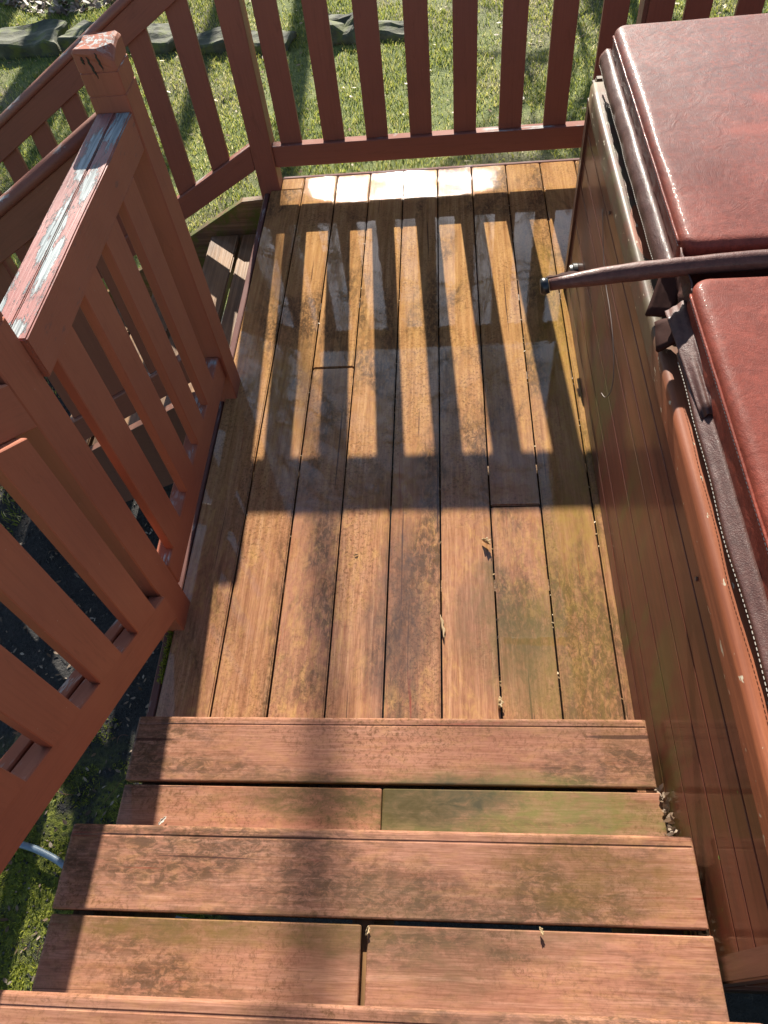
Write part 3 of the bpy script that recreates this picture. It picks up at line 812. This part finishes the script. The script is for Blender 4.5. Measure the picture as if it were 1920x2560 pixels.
def post(parent, x, y, ztop, zbot=-0.20, cracked=False, mat=None):
    """4x4 post with two saw-cut rings near the top"""
    s = 0.089
    bm = bmesh.new()
    zs = [(zbot, 0), (ztop-0.099, 0), (ztop-0.098, 0.0022), (ztop-0.095, 0.0022), (ztop-0.094, 0), (ztop-0.049, 0), (ztop-0.048, 0.0022), (ztop-0.045, 0.0022), (ztop-0.044, 0), (ztop-0.008, 0.0), (ztop-0.002, 0.003), (ztop, 0.006)]
    rings = []
    c = 0.003
    for z, i in zs:
        a, b = i, s-i
        pts = [(a+c, a), (b-c, a), (b, a+c), (b, b-c), (b-c, b), (a+c, b), (a, b-c), (a, a+c)]
        rings.append([bm.verts.new((px, py, z)) for px, py in pts])
    for r1, r2 in zip(rings, rings[1:]):
        for k in range(8): bm.faces.new((r1[k], r1[(k+1) % 8], r2[(k+1) % 8], r2[k]))
    bm.faces.new(rings[0][::-1]); bm.faces.new(rings[-1])
    if cracked:
        bmesh.ops.subdivide_edges(bm, edges=[e for e in bm.edges if min(v.co.z for v in e.verts) > ztop-0.02], cuts=2, use_grid_fill=True)
        for v in bm.verts:
            if v.co.z > ztop-0.02:
                q = mnoise.noise_vector(v.co*45)
                v.co += Vector((q.x*0.004, q.y*0.004, q.z*0.006))
                d = (v.co.xy-Vector((0.085, 0.006))).length
                if d < 0.03: v.co.z -= (0.03-d)*0.7
    bmesh.ops.recalc_face_normals(bm, faces=bm.faces)
    # rotate so that the grain (local x) is vertical
    m = frame((x, y, 0), (0, 0, 1), (1, 0, 0))
    inv = m.inverted() @ Matrix.Translation((x, y, 0))
    bm.transform(inv)
    me = bpy.data.meshes.new("post"); bm.to_mesh(me); bm.free()
    o = link("post", me, mat or M_PAINT, parent, m)
    if cracked:
        V = []; F = []
        for (px, z0, z1, dx) in ((x+0.030, ztop-0.014, ztop-0.060, 0.010), (x+0.052, ztop-0.008, ztop-0.044, 0.006), (x+0.018, ztop-0.014, ztop-0.030, 0.002)):
            n = 8; b0 = len(V)
            for k in range(n+1):
                u = k/n; wv = 0.0022*math.sin(PI*min(1, u*0.9+0.1))+0.0002
                cxp = px+dx*u+0.0012*math.sin(k*2.1)
                V += [(cxp-wv, y-0.0012, z0+(z1-z0)*u), (cxp+wv, y-0.0012, z0+(z1-z0)*u), (cxp+wv, y+0.006, z0+(z1-z0)*u), (cxp-wv, y+0.006, z0+(z1-z0)*u)]
            for k in range(n):
                for q in range(4):
                    F.append((b0+k*4+q, b0+k*4+(q+1) % 4, b0+k*4+4+(q+1) % 4, b0+k*4+4+q))
            F.append((b0, b0+1, b0+2, b0+3)); F.append((b0+n*4+3, b0+n*4+2, b0+n*4+1, b0+n*4))
        link("split", meshdata("split", V, F), M_BLACK, o)
    return o

def baluster_x(parent, xa, xb, y, z0, z1):   # face looks along -y
    rbox("baluster", (xa, y, z0), (xb, y+0.019, z1), M_PAINT, parent, 'z', 0.002)
def baluster_y(parent, ya, yb, xf, z0, z1, slope=None, th=0.024):  # face looks along +x ; front plane x=xf
    s = slope or 0.0
    # local x up, local y along +y ; bottom and top cut to the slope
    poly = [(z0(ya), ya), (z0(yb), yb), (z1(yb), yb), (z1(ya), ya)]
    slab("baluster", poly, th, (xf-th, 0, 0), (0, 0, 1), (0, 1, 0), M_PAINT_BOUNCE, parent, 0.002) if False else \
    slab("baluster", [(p[0], -p[1]) for p in poly], th, (xf, 0, 0), (0, 0, 1), (0, -1, 0), M_PAINT_BOUNCE, parent, 0.002)

# far railing -------------------------------------------------------
far = thing("far_railing", "long level red brown railing across the far edge of the deck", "railing", (1.2, 2.44, 0))
post(far, -0.190, 2.390, 1.08)
post(far, 1.335, 2.394, 1.08)
post(far, 2.86, 2.394, 1.08)
for (a, b) in ((-0.1005, 1.3345), (1.4245, 2.8595)):
    rbox("bottom_rail", (a, 2.400, 0.094), (b, 2.4415, 0.184), M_PAINTW, far, 'x', 0.002)
    rbox("top_rail", (a, 2.400, 0.862), (b, 2.438, 0.951), M_PAINTW, far, 'x', 0.003)
    rbox("cap_rail", (a, 2.4385, 0.872), (b, 2.478, 0.9535), M_PAINTW, far, 'x', 0.003)
bx = [(-.064, .025), (.115, .204), (.294, .383), (.474, .563), (.651, .741), (.831, .921), (1.008, 1.097), (1.183, 1.273),
      (1.469, 1.560), (1.648, 1.738), (1.828, 1.917), (2.007, 2.096), (2.186, 2.275), (2.365, 2.454), (2.544, 2.633), (2.70, 2.79)]
for a, b in bx:
    baluster_x(far, a, b, 2.4165, 0.1845, 0.8615)
    # the rail is grooved: cheek boards hold the foot of each baluster
    rbox("baluster_foot", (a, 2.4165, 0.165), (b, 2.4355, 0.1835), M_PAINT, far, 'z', 0) if False else None
rbox("trim", (1.318, 2.396, -0.1), (1.3345, 2.470, 1.05), M_NEARSTR, far, 'z', 0.002)

# left level railing -------------------------------------------------
left = thing("level_railing", "level red brown railing with peeling grey handrail along the left of the deck", "railing", (-0.15, 0.76, 0))
post(left, -0.190, 1.151, 1.085, cracked=True, mat=M_PAINTW_BOUNCE)
post(left, -0.202, 0.295, 1.10, mat=M_PAINT_BOUNCE)
XF = -0.112
rbox("bottom_rail", (XF-0.043, 0.3845, 0.100), (XF, 1.1505, 0.191), M_PAINTW_BOUNCE, left, 'y', 0.003, 1, rough=0.001, rs=9, nseg=14)
top_rail_pair_x(left, 0.3845, 1.1505, -0.103, -1, True)
zt = lambda y: 0.8595
zb = lambda y: 0.1915
for a, b in ((0.942, 1.040), (0.790, 0.879), (0.619, 0.708), (0.436, 0.530)):
    baluster_y(left, a, b, XF-0.019, zb, zt)

# handrail climbing beside the steps ----------------------------------
stair = thing("step_railing", "red brown sloping railing climbing beside the steps at lower left", "railing", (-0.15, 0.0, 0.4))
SL = 0.664
def sloped_y(name, z_at, y0, h, ylo, yhi, xf, th, parent, mat, bevel=0.003):
    # vertical-faced board following z = z_at - SL*(y-y0) between ylo and yhi
    zz = lambda y: z_at+SL*(y0-y)
    d = Vector((0, -1, SL)).normalized()
    # polygon in world (y,z) -> local (along d, up-perp)
    o = Vector((0, yhi, zz(yhi))); perp = Vector((0, SL, 1)).normalized()
    P = [(yhi, zz(yhi)), (ylo, zz(ylo)), (ylo, zz(ylo)+h), (yhi, zz(yhi)+h)]
    poly = []
    for (y, z) in P:
        v = Vector((0, y, z))-o; poly.append((v.dot(d), v.dot(perp)))
    # z local = d x perp
    zl = d.cross(perp)
    org = Vector((xf, o.y, o.z)) if zl.x < 0 else Vector((xf-th, o.y, o.z))
    return slab(name, poly, th, org, d, perp, mat, parent, bevel, 1, rough=0.0008, rs=21, nseg=10)
sloped_y("bottom_rail", 0.106, 0.27, 0.107, -1.1, 0.2945, -0.100, 0.040, stair, M_PAINTW_BOUNCE)
sloped_y("back_rail", 0.112, 0.27, 0.103, -1.1, 0.2945, -0.1435, 0.032, stair, M_PAINTW_BOUNCE)
sloped_y("top_rail", 0.845, 0.27, 0.107, -1.1, 0.2945, -0.112, 0.040, stair, M_PAINTW_BOUNCE)
sloped_y("cap_rail", 0.865, 0.27, 0.090, -1.1, 0.2945, -0.1525, 0.040, stair, M_PAINTW_BOUNCE)
zb2 = lambda y: 0.2135+SL*(0.27-y); zt2 = lambda y: 0.8445+SL*(0.27-y)
for k in range(7):
    b = 0.236-k*0.160
    baluster_y(stair, b-0.089, b, -0.1185, zb2, zt2)
post(stair, -0.202, -1.18, 2.05, 0.3)

# ------------------------------------------------------------------ side steps going down to the left
side = thing("side_steps", "dark weathered steps going down to the lawn beside the corner post", "steps", (-0.6, 1.8, -0.36))
def tread(x0, x1, z, y0=1.205, y1=2.352):
    rbox("tread_board", (x0, y0, z-0.036), (x1, y1, z), M_GREY, side, 'y', 0.005, 2)
for (a, b, z) in ((-.308, -.176, -.18), (-.456, -.324, -.18), (-.618, -.486, -.36), (-.766, -.634, -.36), (-.928, -.796, -.54), (-1.076, -.944, -.54)):
    tread(a, b, z)
def stringer(y, mat, lip):
    top = [(-0.174, -0.040), (-0.285, -0.046), (-1.19, -0.546), (-1.21, -0.72), (-1.02, -0.78), (-0.174, -0.36)]
    slab("stringer", [(-p[0], p[1]) for p in top][::1], 0.036, (0, y+0.036, 0), (-1, 0, 0), (0, 0, 1), mat, side, 0.002)
stringer(2.354, M_STRINGER, 0)
stringer(1.166, M_NEARSTR, 0)

def side_rail(y0, name, label, yf):
    r = thing(name, label, "railing", (-0.7, yf, 0.2))
    S = 0.562
    def sl(nm, zref, xref, h, xa, xb, th, yy, mat):
        zz = lambda x: zref+S*(x-xref)
        d = Vector((-1, 0, -S)).normalized(); perp = Vector((-S, 0, 1)).normalized()
        o = Vector((xb, yy, zz(xb)))
        poly = []
        for (x, z) in ((xb, zz(xb)), (xa, zz(xa)), (xa, zz(xa)+h), (xb, zz(xb)+h)):
            v = Vector((x, yy, z))-o; poly.append((v.dot(d), v.dot(perp)))
        zl = d.cross(perp)
        org = o if zl.y > 0 else Vector((o.x, o.y+th, o.z))
        return slab(nm, poly, th, org, d, perp, mat, r, 0.003)
    sl("bottom_rail", 0.068, -0.232, 0.104, -1.52, -0.1905, 0.042, yf, M_PAINTW)
    sl("top_rail", 0.804, -0.20, 0.100, -1.52, -0.1905, 0.038, yf, M_PAINTW)
    # rounded grip on top
    prof = []
    for k in range(13):
        a = PI*k/12
        prof.append((yf+0.024-0.031*math.cos(a), 0.012+0.021*math.sin(a)))
    prof = [(yf-0.007, 0.0)]+prof+[(yf+0.055, 0.0)]
    zc = lambda x: 0.9045+S*(x+0.20)
    def ring(i):
        x = (-0.1905, -0.6, -1.05, -1.52)[i]
        return [Vector((x, y, zc(x)+0.001+z)) for y, z in prof]
    loft("cap_rail", None, ring, 4, M_PAINTW, r)
    for k in range(7):
        xb = -0.295-0.179*k; xa = xb-0.088
        if xa < -1.5: break
        zb = lambda x: 0.1725+S*(x+0.232); ztp = lambda x: 0.8035+S*(x+0.20)
        slab("baluster", [(zb(xa), xa), (zb(xb), xb), (ztp(xb), xb), (ztp(xa), xa)], 0.019, (0, yf+0.017, 0), (0, 0, 1), (1, 0, 0), M_PAINT, r, 0.002)
    m = post(r, -1.61, yf-0.024, 0.24, G-0.05)
    return r
side_rail(0, "side_step_railing", "sloping railing of the side steps falling away from the far corner post", 2.394)
side_rail(0, "side_step_railing", "near sloping railing of the side steps starting at the weathered post", 1.173)

# ------------------------------------------------------------------ hot tub
tub = thing("hot_tub", "square hot tub with glossy red brown board cabinet at the right of the deck", "hot tub", (2.08, 0.6, 0))
TX, TY0, TY1, TX1 = 1.035, -0.48, 1.66, 3.14
zc = [0.004, 0.064, 0.158, 0.285, 0.412, 0.490, 0.574, 0.648]
for a, b in zip(zc, zc[1:]):
    rbox("panel_board", (TX, TY0+0.038, a+0.0024), (TX+0.018, TY1-0.038, b-0.0024), M_TUB, tub, 'y', 0.0010)
    rbox("panel_board", (TX+0.038, TY1-0.018, a+0.0012), (TX1-0.038, TY1, b-0.0012), M_TUB, tub, 'x', 0.0022)
    rbox("panel_board", (TX+0.038, TY0, a+0.0012), (TX1-0.038, TY0+0.018, b-0.0012), M_TUB, tub, 'x', 0.0022)
    rbox("panel_board", (TX1-0.018, TY0+0.038, a+0.0012), (TX1, TY1-0.038, b-0.0012), M_TUB, tub, 'y', 0.0022)
rbox("inner_shell", (TX+0.03, TY0+0.03, 0.002), (TX1-0.03, TY1-0.03, 0.69), M_BLACK, tub, 'z', 0.01)
for (x, y) in ((TX-0.007, TY0), (TX-0.007, TY1-0.038), (TX1-0.031, TY0), (TX1-0.031, TY1-0.038)):
    rbox("corner_trim", (x, y, 0.003), (x+0.038, y+0.038, 0.66), M_TUBTRIM, tub, 'z', 0.003, 2)
# rounded rim boards
def rim_y(x0, sgn, ya, yb):
    prof = [(0.006, 0.648), (0.004, 0.6481), (-0.009, 0.649), (-0.0135, 0.653), (-0.014, 0.657), (-0.014, 0.660), (-0.014, 0.700), (-0.0138, 0.704), (-0.0115, 0.7095), (-0.0075, 0.7132), (-0.003, 0.7145), (0.000, 0.7147), (0.003, 0.7147), (0.083, 0.7147), (0.085, 0.7145), (0.085, 0.648)]
    n = 30
    def ring(i):
        y = ya+(yb-ya)*i/(n-1)
        e = min(i, n-1-i); s = (0.006, 0.002, 0.0)[min(e, 2)]
        return [Vector((x0+sgn*(px+s if px < 0.05 else px), y+0, pz-(s*0.5 if pz > 0.7 else 0)+0.0012*mnoise.noise(Vector((y*7, px*9, 0))))) for px, pz in prof]
    return loft("rim", None, ring, n, M_RIM, tub)
rim_y(TX, 1, TY0-0.005, TY1-0.030)
rim_y(TX1, -1, TY0-0.005, TY1-0.030)
rbox("rim", (TX+0.0, TY1-0.024, 0.65), (TX1, TY1+0.012, 0.7135), M_RIM, tub, 'x', 0.010, 3)
rbox("rim", (TX+0.086, TY0-0.01, 0.65), (TX1-0.086, TY0+0.075, 0.7125), M_RIM, tub, 'x', 0.010, 3)
# screws on the cabinet
def screw(x, y, z):
    V, F = tube_verts([(x, y, z), (x-0.0025, y, z)], 0.0042, 10)
    link("screw", meshdata("screw", V, F), M_WIRE, tub)
screw(TX-0.0005, 0.10, 0.60); screw(TX-0.0005, 1.18, 0.60); screw(TX-0.0005, -0.38, 0.15)

# cover ----------------------------------------------------------------
cover = thing("tub_cover", "brown vinyl insulated cover in two halves lying on the hot tub", "cover", (2.08, 0.6, 0.75))
def cushion(ya, yb, zlo, zhi, crown, xa=1.066, xb=3.10, skewz=0.0, lab=None):
    def outline(d, R):
        """rounded rectangle inset by d, dense along the left side"""
        x0, x1, y0, y1 = xa+d, xb-d, ya+d, yb-d
        R = max(R-d, 0.004); P = []
        def arc(cx_, cy_, a0):
            for k in range(7):
                a = a0+PI/2*k/6; P.append((cx_+R*math.cos(a), cy_+R*math.sin(a)))
        arc(x0+R, y1-R, PI/2)
        for k in range(1, 64): P.append((x0, (y1-R)+(y0+R-y1+R)*k/64))
        arc(x0+R, y0+R, PI)
        for k in range(1, 24): P.append(((x0+R)+(x1-R-x0-R)*(k/24)**1.4, y0))
        arc(x1-R, y0+R, -PI/2)
        for k in range(1, 10): P.append((x1, (y0+R)+(y1-R-y0-R)*k/10))
        arc(x1-R, y1-R, 0)
        for k in range(1, 24): P.append(((x1-R)+(x0+R-x1+R)*(1-(1-k/24)**1.4), y1))
        return P
    H = zhi-zlo; st = [(0.004, 0.0), (0.0, 0.004)]+[(0.0, H*k/9) for k in range(1, 8)]
    st += [(0.0, H-0.018)]+[(0.017*(1-math.cos(a)), H-0.017+0.017*math.sin(a)) for a in (0.35, 0.7, 1.05, 1.4)]
    st += [(0.024, H), (0.035, H), (0.055, H), (0.09, H), (0.14, H), (0.2, H), (0.28, H), (0.36, H), (0.42, H)]
    hw = (yb-ya)/2
    V = []; F = []
    for d, z in st:
        d = min(d, hw-0.01)
        for (x, y) in outline(d, 0.034):
            dd = min(x-xa, xb-x, y-ya, yb-y); zz = zlo+z
            if z >= H*0.99: zz += crown*(max(0, math.sin(PI*(x-xa)/(xb-xa)))*max(0, math.sin(PI*(y-ya)/(yb-ya))))**0.5+0.0016*mnoise.noise(Vector((x*7, y*7, 0)))
            xx = x
            if d <= 0.004 and x < xa+0.01:
                q = mnoise.noise(Vector((y*34, z*26, 0)))+0.6*mnoise.noise(Vector((y*12, z*11, 4)))
                xx += 0.0034*q*max(0, 1-abs(2*z/H-1))
            V.append((xx, y, zz))
    m = len(outline(0, 0.034))
    for i in range(len(st)-1):
        for k in range(m):
            F.append((i*m+k, i*m+(k+1) % m, (i+1)*m+(k+1) % m, (i+1)*m+k))
    F.append(tuple(range(m))); F.append(tuple((len(st)-1)*m+k for k in range(m))[::-1])
    me = meshdata("cushion", V, F, True)
    bm = bmesh.new(); bm.from_mesh(me); bmesh.ops.recalc_face_normals(bm, faces=bm.faces); bm.to_mesh(me); bm.free()
    o = link("cushion", me, M_COVER, cover)
    # welted seam and stitches along the side
    n = 70; V = []; F = []
    zs = zhi-0.0185
    path = [(xa-0.0012, ya+0.030+(yb-ya-0.06)*i/n, zs+0.0012*mnoise.noise(Vector((i*.3, ya, 0)))) for i in range(n+1)]
    tube_verts(path, 0.0028, 6, True, V, F)
    link("piping", meshdata("piping", V, F, True), M_COVER, o)
    V = []; F = []
    m = int((yb-ya-0.06)/0.0085)
    for row in (-0.0065,):
        for i in range(m):
            y = ya+0.032+i*0.0085
            tube_verts([(xa-0.0012, y, zs+row), (xa-0.0016, y+0.005, zs+row)], 0.0008, 4, True, V, F)
    s = link("stitching", meshdata("stitching", V, F), M_THREAD, o); s['kind'] = 'stuff'
    return o
cushion(0.684, 1.640, 0.722, 0.853, 0.005)
cushion(-0.455, 0.614, 0.718, 0.835, 0.005)
# hanging skirts
def skirt(ya, yb, zt, zb, xo, seed, flat=False):
    n = int((yb-ya)/0.012)+2
    def ring(i):
        y = ya+(yb-ya)*i/(n-1)
        q = mnoise.noise(Vector((y*6, seed, 0))); q2 = mnoise.noise(Vector((y*22, seed, 3)))
        x0 = 1.0655; e = min(i, n-1-i); k = min(1.0, e/5+0.35)
        xo2 = xo-0.006*q*k-0.002*q2
        zz = zb+0.004*q
        pts = [(x0, zt), (x0-0.010, zt+0.0015), (xo2+0.008, zt-0.004), (xo2+0.001, zt-0.012), (xo2-0.002, (zt+zb)/2), (xo2-0.003-0.003*q2, zz+0.006), (xo2-0.001, zz)]
        if flat: pts = [(x0, zt), (x0-0.006, zt-0.002), (x0-0.012, zt-0.007+0.002*q), (xo2+0.006, zb+0.010), (xo2+0.001, zb+0.008+0.002*q2), (xo2-0.001, zb+0.005), (xo2, zb)]
        inn = [(x+0.004, z-0.0035) for x, z in pts[::-1]]
        return [Vector((x, y, z)) for x, z in pts+inn]
    o = loft("skirt", None, ring, n, M_SKIRT, cover)
    V = []; F = []
    m = int((yb-ya)/0.0085)
    for i in range(2, m-2):
        y = ya+i*0.0085; q = mnoise.noise(Vector((y*6, seed, 0)))
        x = xo-0.006*q-0.0052
        tube_verts([(x, y, zb+0.0085), (x, y+0.005, zb+0.0085)], 0.0007, 4, True, V, F)
    s = link("stitching", meshdata("stitching", V, F), M_THREAD, o); s['kind'] = 'stuff'
skirt(0.700, 1.630, 0.796, 0.758, 1.041, 1.0)
skirt(-0.45, 0.500, 0.764, 0.744, 1.041, 5.0, True)
# folded corner fabric between the halves
def flap(pts, th, name, mat, sub=8, wr=0.004, sd=0):
    a, b, c_, d = [Vector(p) for p in pts]
    V = []; F = []
    for j in range(sub+1):
        for i in range(sub+1):
            u, v = i/sub, j/sub
            p = (a*(1-u)+b*u)*(1-v)+(d*(1-u)+c_*u)*v
            nrm = (b-a).cross(d-a).normalized()
            p = p+nrm*(wr*mnoise.noise(Vector((u*3, v*3, sd)))*2+0.012*math.sin(u*PI)*wr*50*0.2)
            V.append(p)
    m = (sub+1)
    for j in range(sub):
        for i in range(sub):
            F.append((j*m+i, j*m+i+1, (j+1)*m+i+1, (j+1)*m+i))
    me = meshdata(name, V, F, True)
    o = link(name, me, mat, cover)
    sm = o.modifiers.new("solid", 'SOLIDIFY'); sm.thickness = th; sm.offset = 0
    return o
flap([(1.064, 0.60, 0.735), (1.064, 0.69, 0.735), (1.066, 0.70, 0.835), (1.070, 0.575, 0.822)], 0.003, "gusset", M_SKIRT, 8, 0.010, 2)
flap([(1.052, 0.725, 0.790), (1.090, 0.690, 0.80), (1.052, 0.612, 0.742), (1.012, 0.640, 0.722)], 0.008, "strap_flap", M_STRAP, 6, 0.002, 3)
flap([(1.020, 0.600, 0.738), (1.060, 0.595, 0.760), (1.062, 0.530, 0.765), (1.016, 0.535, 0.722)], 0.008, "strap_flap", M_STRAP, 6, 0.002, 4)
flap([(1.030, 0.592, 0.772), (1.068, 0.605, 0.786), (1.068, 0.330, 0.772), (1.048, 0.330, 0.758)], 0.003, "strap", M_SKIRT, 10, 0.003, 5)

# cover lifter bar -------------------------------------------------------
lifter = thing("lifter_bar", "padded brown lifter bar lying across the gap between the cover halves", "cover lifter", (1.2, 0.64, 0.85))
pts = []; rad = []
for i in range(70):
    x = 0.812+i*0.033 if i < 2 else 0.845+(i-1)*0.0335
    y = 0.637+0.010*math.sin(i*0.11); z = 0.812+0.031*(1-math.exp(-i*0.16))
    pts.append((x, y, z))
    r = 0.0118
    if i > 2: r = 0.0120+0.0055*(1-math.exp(-(i-2)*0.8))
    r += 0.0040*math.exp(-((x-0.895)/0.03)**2)+0.003*mnoise.noise(Vector((x*17, 0, 0)))
    if x > 1.03: r += 0.0005*(1-math.exp(-(x-1.03)/0.05))
    rad.append(r)
V, F = tube_verts(pts, rad, 20)
link("sleeve", meshdata("sleeve", V, F, True), M_SLEEVE, lifter)
V, F = tube_verts([(0.795, 0.637, 0.8085), (0.800, 0.637, 0.809), (0.803, 0.637, 0.8095), (0.811, 0.637, 0.811)], [0.0140, 0.0160, 0.0160, 0.0145], 22)
link("end_cap", meshdata("end_cap", V, F, True), M_BLACK, lifter)
V = []; F = []
for k in range(9):
    x = 0.806+k*0.0075; h = (0.001, 0.004, 0.001, 0.003, 0.006, 0.005, 0.007, 0.006, 0.002)[k]
    zb_ = 0.812+0.031*(1-math.exp(-(x-0.812)/0.033*0.16)) if x > 0.812 else 0.812
    V += [(x, 0.646, zb_+0.006), (x, 0.650+h, zb_+0.007), (x, 0.650+h, zb_+0.009), (x, 0.645, zb_+0.0115)]
for k in range(8):
    for q in range(4): F.append((k*4+q, k*4+(q+1) % 4, k*4+4+(q+1) % 4, k*4+4+q))
F += [(0, 1, 2, 3), (35, 34, 33, 32)]
link("grip_edge", meshdata("grip_edge", V, F), M_STRAP, lifter)
# pivot disc on the cabinet corner
piv = thing("lifter_pivot", "round dark lifter pivot plate on the low side of the cabinet corner", "bracket", (1.0, 1.46, 0.2))
V, F = tube_verts([(1.034, 1.47, 0.19), (1.020, 1.47, 0.19), (1.018, 1.47, 0.19), (1.010, 1.47, 0.19)], [0.036, 0.036, 0.032, 0.030], 28)
link("plate", meshdata("plate", V, F), M_BLACK, piv)
V, F = tube_verts([(1.010, 1.47, 0.19), (1.003, 1.47, 0.19)], 0.009, 12)
link("bolt", meshdata("bolt", V, F), M_WIRE, piv)
# loose wire on the cabinet
wp = [(1.033, 1.26, 0.56), (1.030, 1.15, 0.50), (1.029, 1.06, 0.47), (1.029, 0.98, 0.46), (1.028, 0.90, 0.445), (1.026, 0.82, 0.41), (1.020, 0.775, 0.375), (1.010, 0.775, 0.345), (1.004, 0.80, 0.335)]
def smooth_path(P, k=6):
    P = [Vector(p) for p in P]; out = []
    for i in range(len(P)-1):
        p0, p1, p2, p3 = P[max(i-1, 0)], P[i], P[i+1], P[min(i+2, len(P)-1)]
        for s in range(k):
            t = s/k
            out.append(0.5*((2*p1)+(p2-p0)*t+(2*p0-5*p1+4*p2-p3)*t*t+(3*p1-3*p2+p3-p0)*t**3))
    out.append(P[-1]); return out
V, F = tube_verts(smooth_path(wp), 0.0011, 6)
tag(link("loose_wire", meshdata("loose_wire", V, F, True), M_WIRE), "thin loose wire hanging in a hook on the tub cabinet", "wire")

# timber seen under the landing beside the tub
rbl = thing("landing_beam", "rough timber beam in the dark gap below the tub corner", "beam", (1.3, -0.6, 0.1))
rbox("beam_board", (1.06, -0.66, 0.02), (2.4, -0.62, 0.16), M_GREY, rbl, 'x', 0.004)
rbox("beam_board", (1.06, -1.3, -0.05), (2.4, -0.70, -0.02), M_JOIST, rbl, 'x', 0.004)

# ------------------------------------------------------------------ hose
hp = [(-1.25, 0.02, gz(-1.25, .02)+0.012), (-1.0, -0.09, G+0.014), (-0.80, -0.128, G+0.022), (-0.72, -0.150, G+0.024), (-0.64, -0.185, G+0.018), (-0.55, -0.25, G+0.014), (-0.42, -0.30, G+0.012), (-0.2, -0.33, G+0.005), (0.0, -0.35, G-0.02)]
V, F = tube_verts(smooth_path(hp), 0.0105, 12)
tag(link("garden_hose", meshdata("garden_hose", V, F, True), M_HOSE), "pale blue grey garden hose running under the steps over moss", "hose")

# ------------------------------------------------------------------ curled dry leaves on the boards
def dry_leaf(label, loc, size, rot, curl, seed, long=1.0, mat=None):
    rr = random.Random(seed); n, m = 12, 6
    V = []; F = []
    for i in range(n+1):
        u = i/n; w = 0.42*math.sin(PI*min(1, u*0.96+0.02))**0.7*(1+0.28*math.sin(u*17+seed))
        for j in range(m+1):
            v = (j/m-0.5)*2
            x = (u-0.5)*2*long; y = v*w
            z = curl*(v*v)*w*1.4+0.35*curl*(u-0.5)**2*2+0.08*mnoise.noise(Vector((u*5, v*3, seed)))
            V.append(Vector((x, y, z))*size)
    for i in range(n):
        for j in range(m):
            F.append((i*(m+1)+j, i*(m+1)+j+1, (i+1)*(m+1)+j+1, (i+1)*(m+1)+j))
    me = meshdata("dry_leaf", V, F, True)
    mt = Matrix.Translation(loc) @ Matrix.Rotation(rot[2], 4, 'Z') @ Matrix.Rotation(rot[0], 4, 'X') @ Matrix.Rotation(rot[1], 4, 'Y')
    o = link("dry_leaf", me, mat or M_LEAF, None, mt)
    sm = o.modifiers.new("solid", 'SOLIDIFY'); sm.thickness = 0.0006
    return tag(o, label, "leaf", "curled dry leaves on the boards")
dry_leaf("curled brown leaf casting a claw shaped shadow at mid deck", (0.706, 0.553, 0.010), 0.017, (0.5, 0.3, 2.2), 1.3, 3)
dry_leaf("pale folded leaf in the joint just before the first step", (0.716, 0.095, 0.008), 0.016, (0.9, 0.2, 1.3), 1.2, 5)
dry_leaf("long dark twisted leaf stuck in the middle board joint", (0.5805, 0.300, 0.004), 0.012, (0.9, 0.1, 1.62), 0.9, 8, 3.0)
dry_leaf("tiny dark leaf crumb on the third board", (0.343, 0.525, 0.003), 0.006, (0.2, 0.1, 0.3), 0.6, 9)
dry_leaf("short twig of leaf on the step beside the shadow edge", (0.000, -0.224, 0.176), 0.009, (0.1, 0.0, 0.9), 0.4, 12, 1.2, M_THREAD)
dry_leaf("small leaf in the split between the two back tread boards", (0.458, -0.425, 0.348), 0.008, (0.6, 0.2, 1.2), 1.0, 14)
dry_leaf("leaf scrap at the board gap on the second step right side", (0.747, -0.418, 0.350), 0.007, (0.3, 0.1, 1.9), 0.9, 15)
# litter wedged between the treads and the tub
n = 150
lx = rng.uniform(1.020, 1.033, n); t_ = rng.uniform(0, 1, n); ly = -0.13-t_*0.30; lz = 0.13+t_*0.14+rng.uniform(-.04, .03, n)
V = []; T = []
o = leaves_mesh("gap_litter", lx, ly, lz, 0.0075, M_LITTER, 1.6)
tag(o, "dry leaf litter wedged between the treads and the tub", "leaf litter", kind='stuff')
# moss in the joint at the foot of the railing
n = 900
mx = rng.uniform(-0.160, -0.143, n); my = rng.uniform(0.15, 0.30, n)
a = rng.uniform(0, 2*PI, n); h = rng.uniform(.004, .012, n); zz = np.full(n, -0.012)+rng.uniform(-.01, .008, n)
P0 = np.stack([mx-np.cos(a)*.0014, my-np.sin(a)*.0014, zz], 1); P1 = np.stack([mx+np.cos(a)*.0014, my+np.sin(a)*.0014, zz], 1)
P2 = np.stack([mx+rng.uniform(-.005, .005, n), my+rng.uniform(-.005, .005, n), zz+h], 1)
V = np.stack([P0, P1, P2], 1).reshape(-1, 3); T = np.arange(n*3).reshape(-1, 3)
tag(np_mesh("joint_moss", V, T, M_MOSS), "green moss growing in the joint at the railing foot", "moss", kind='stuff')
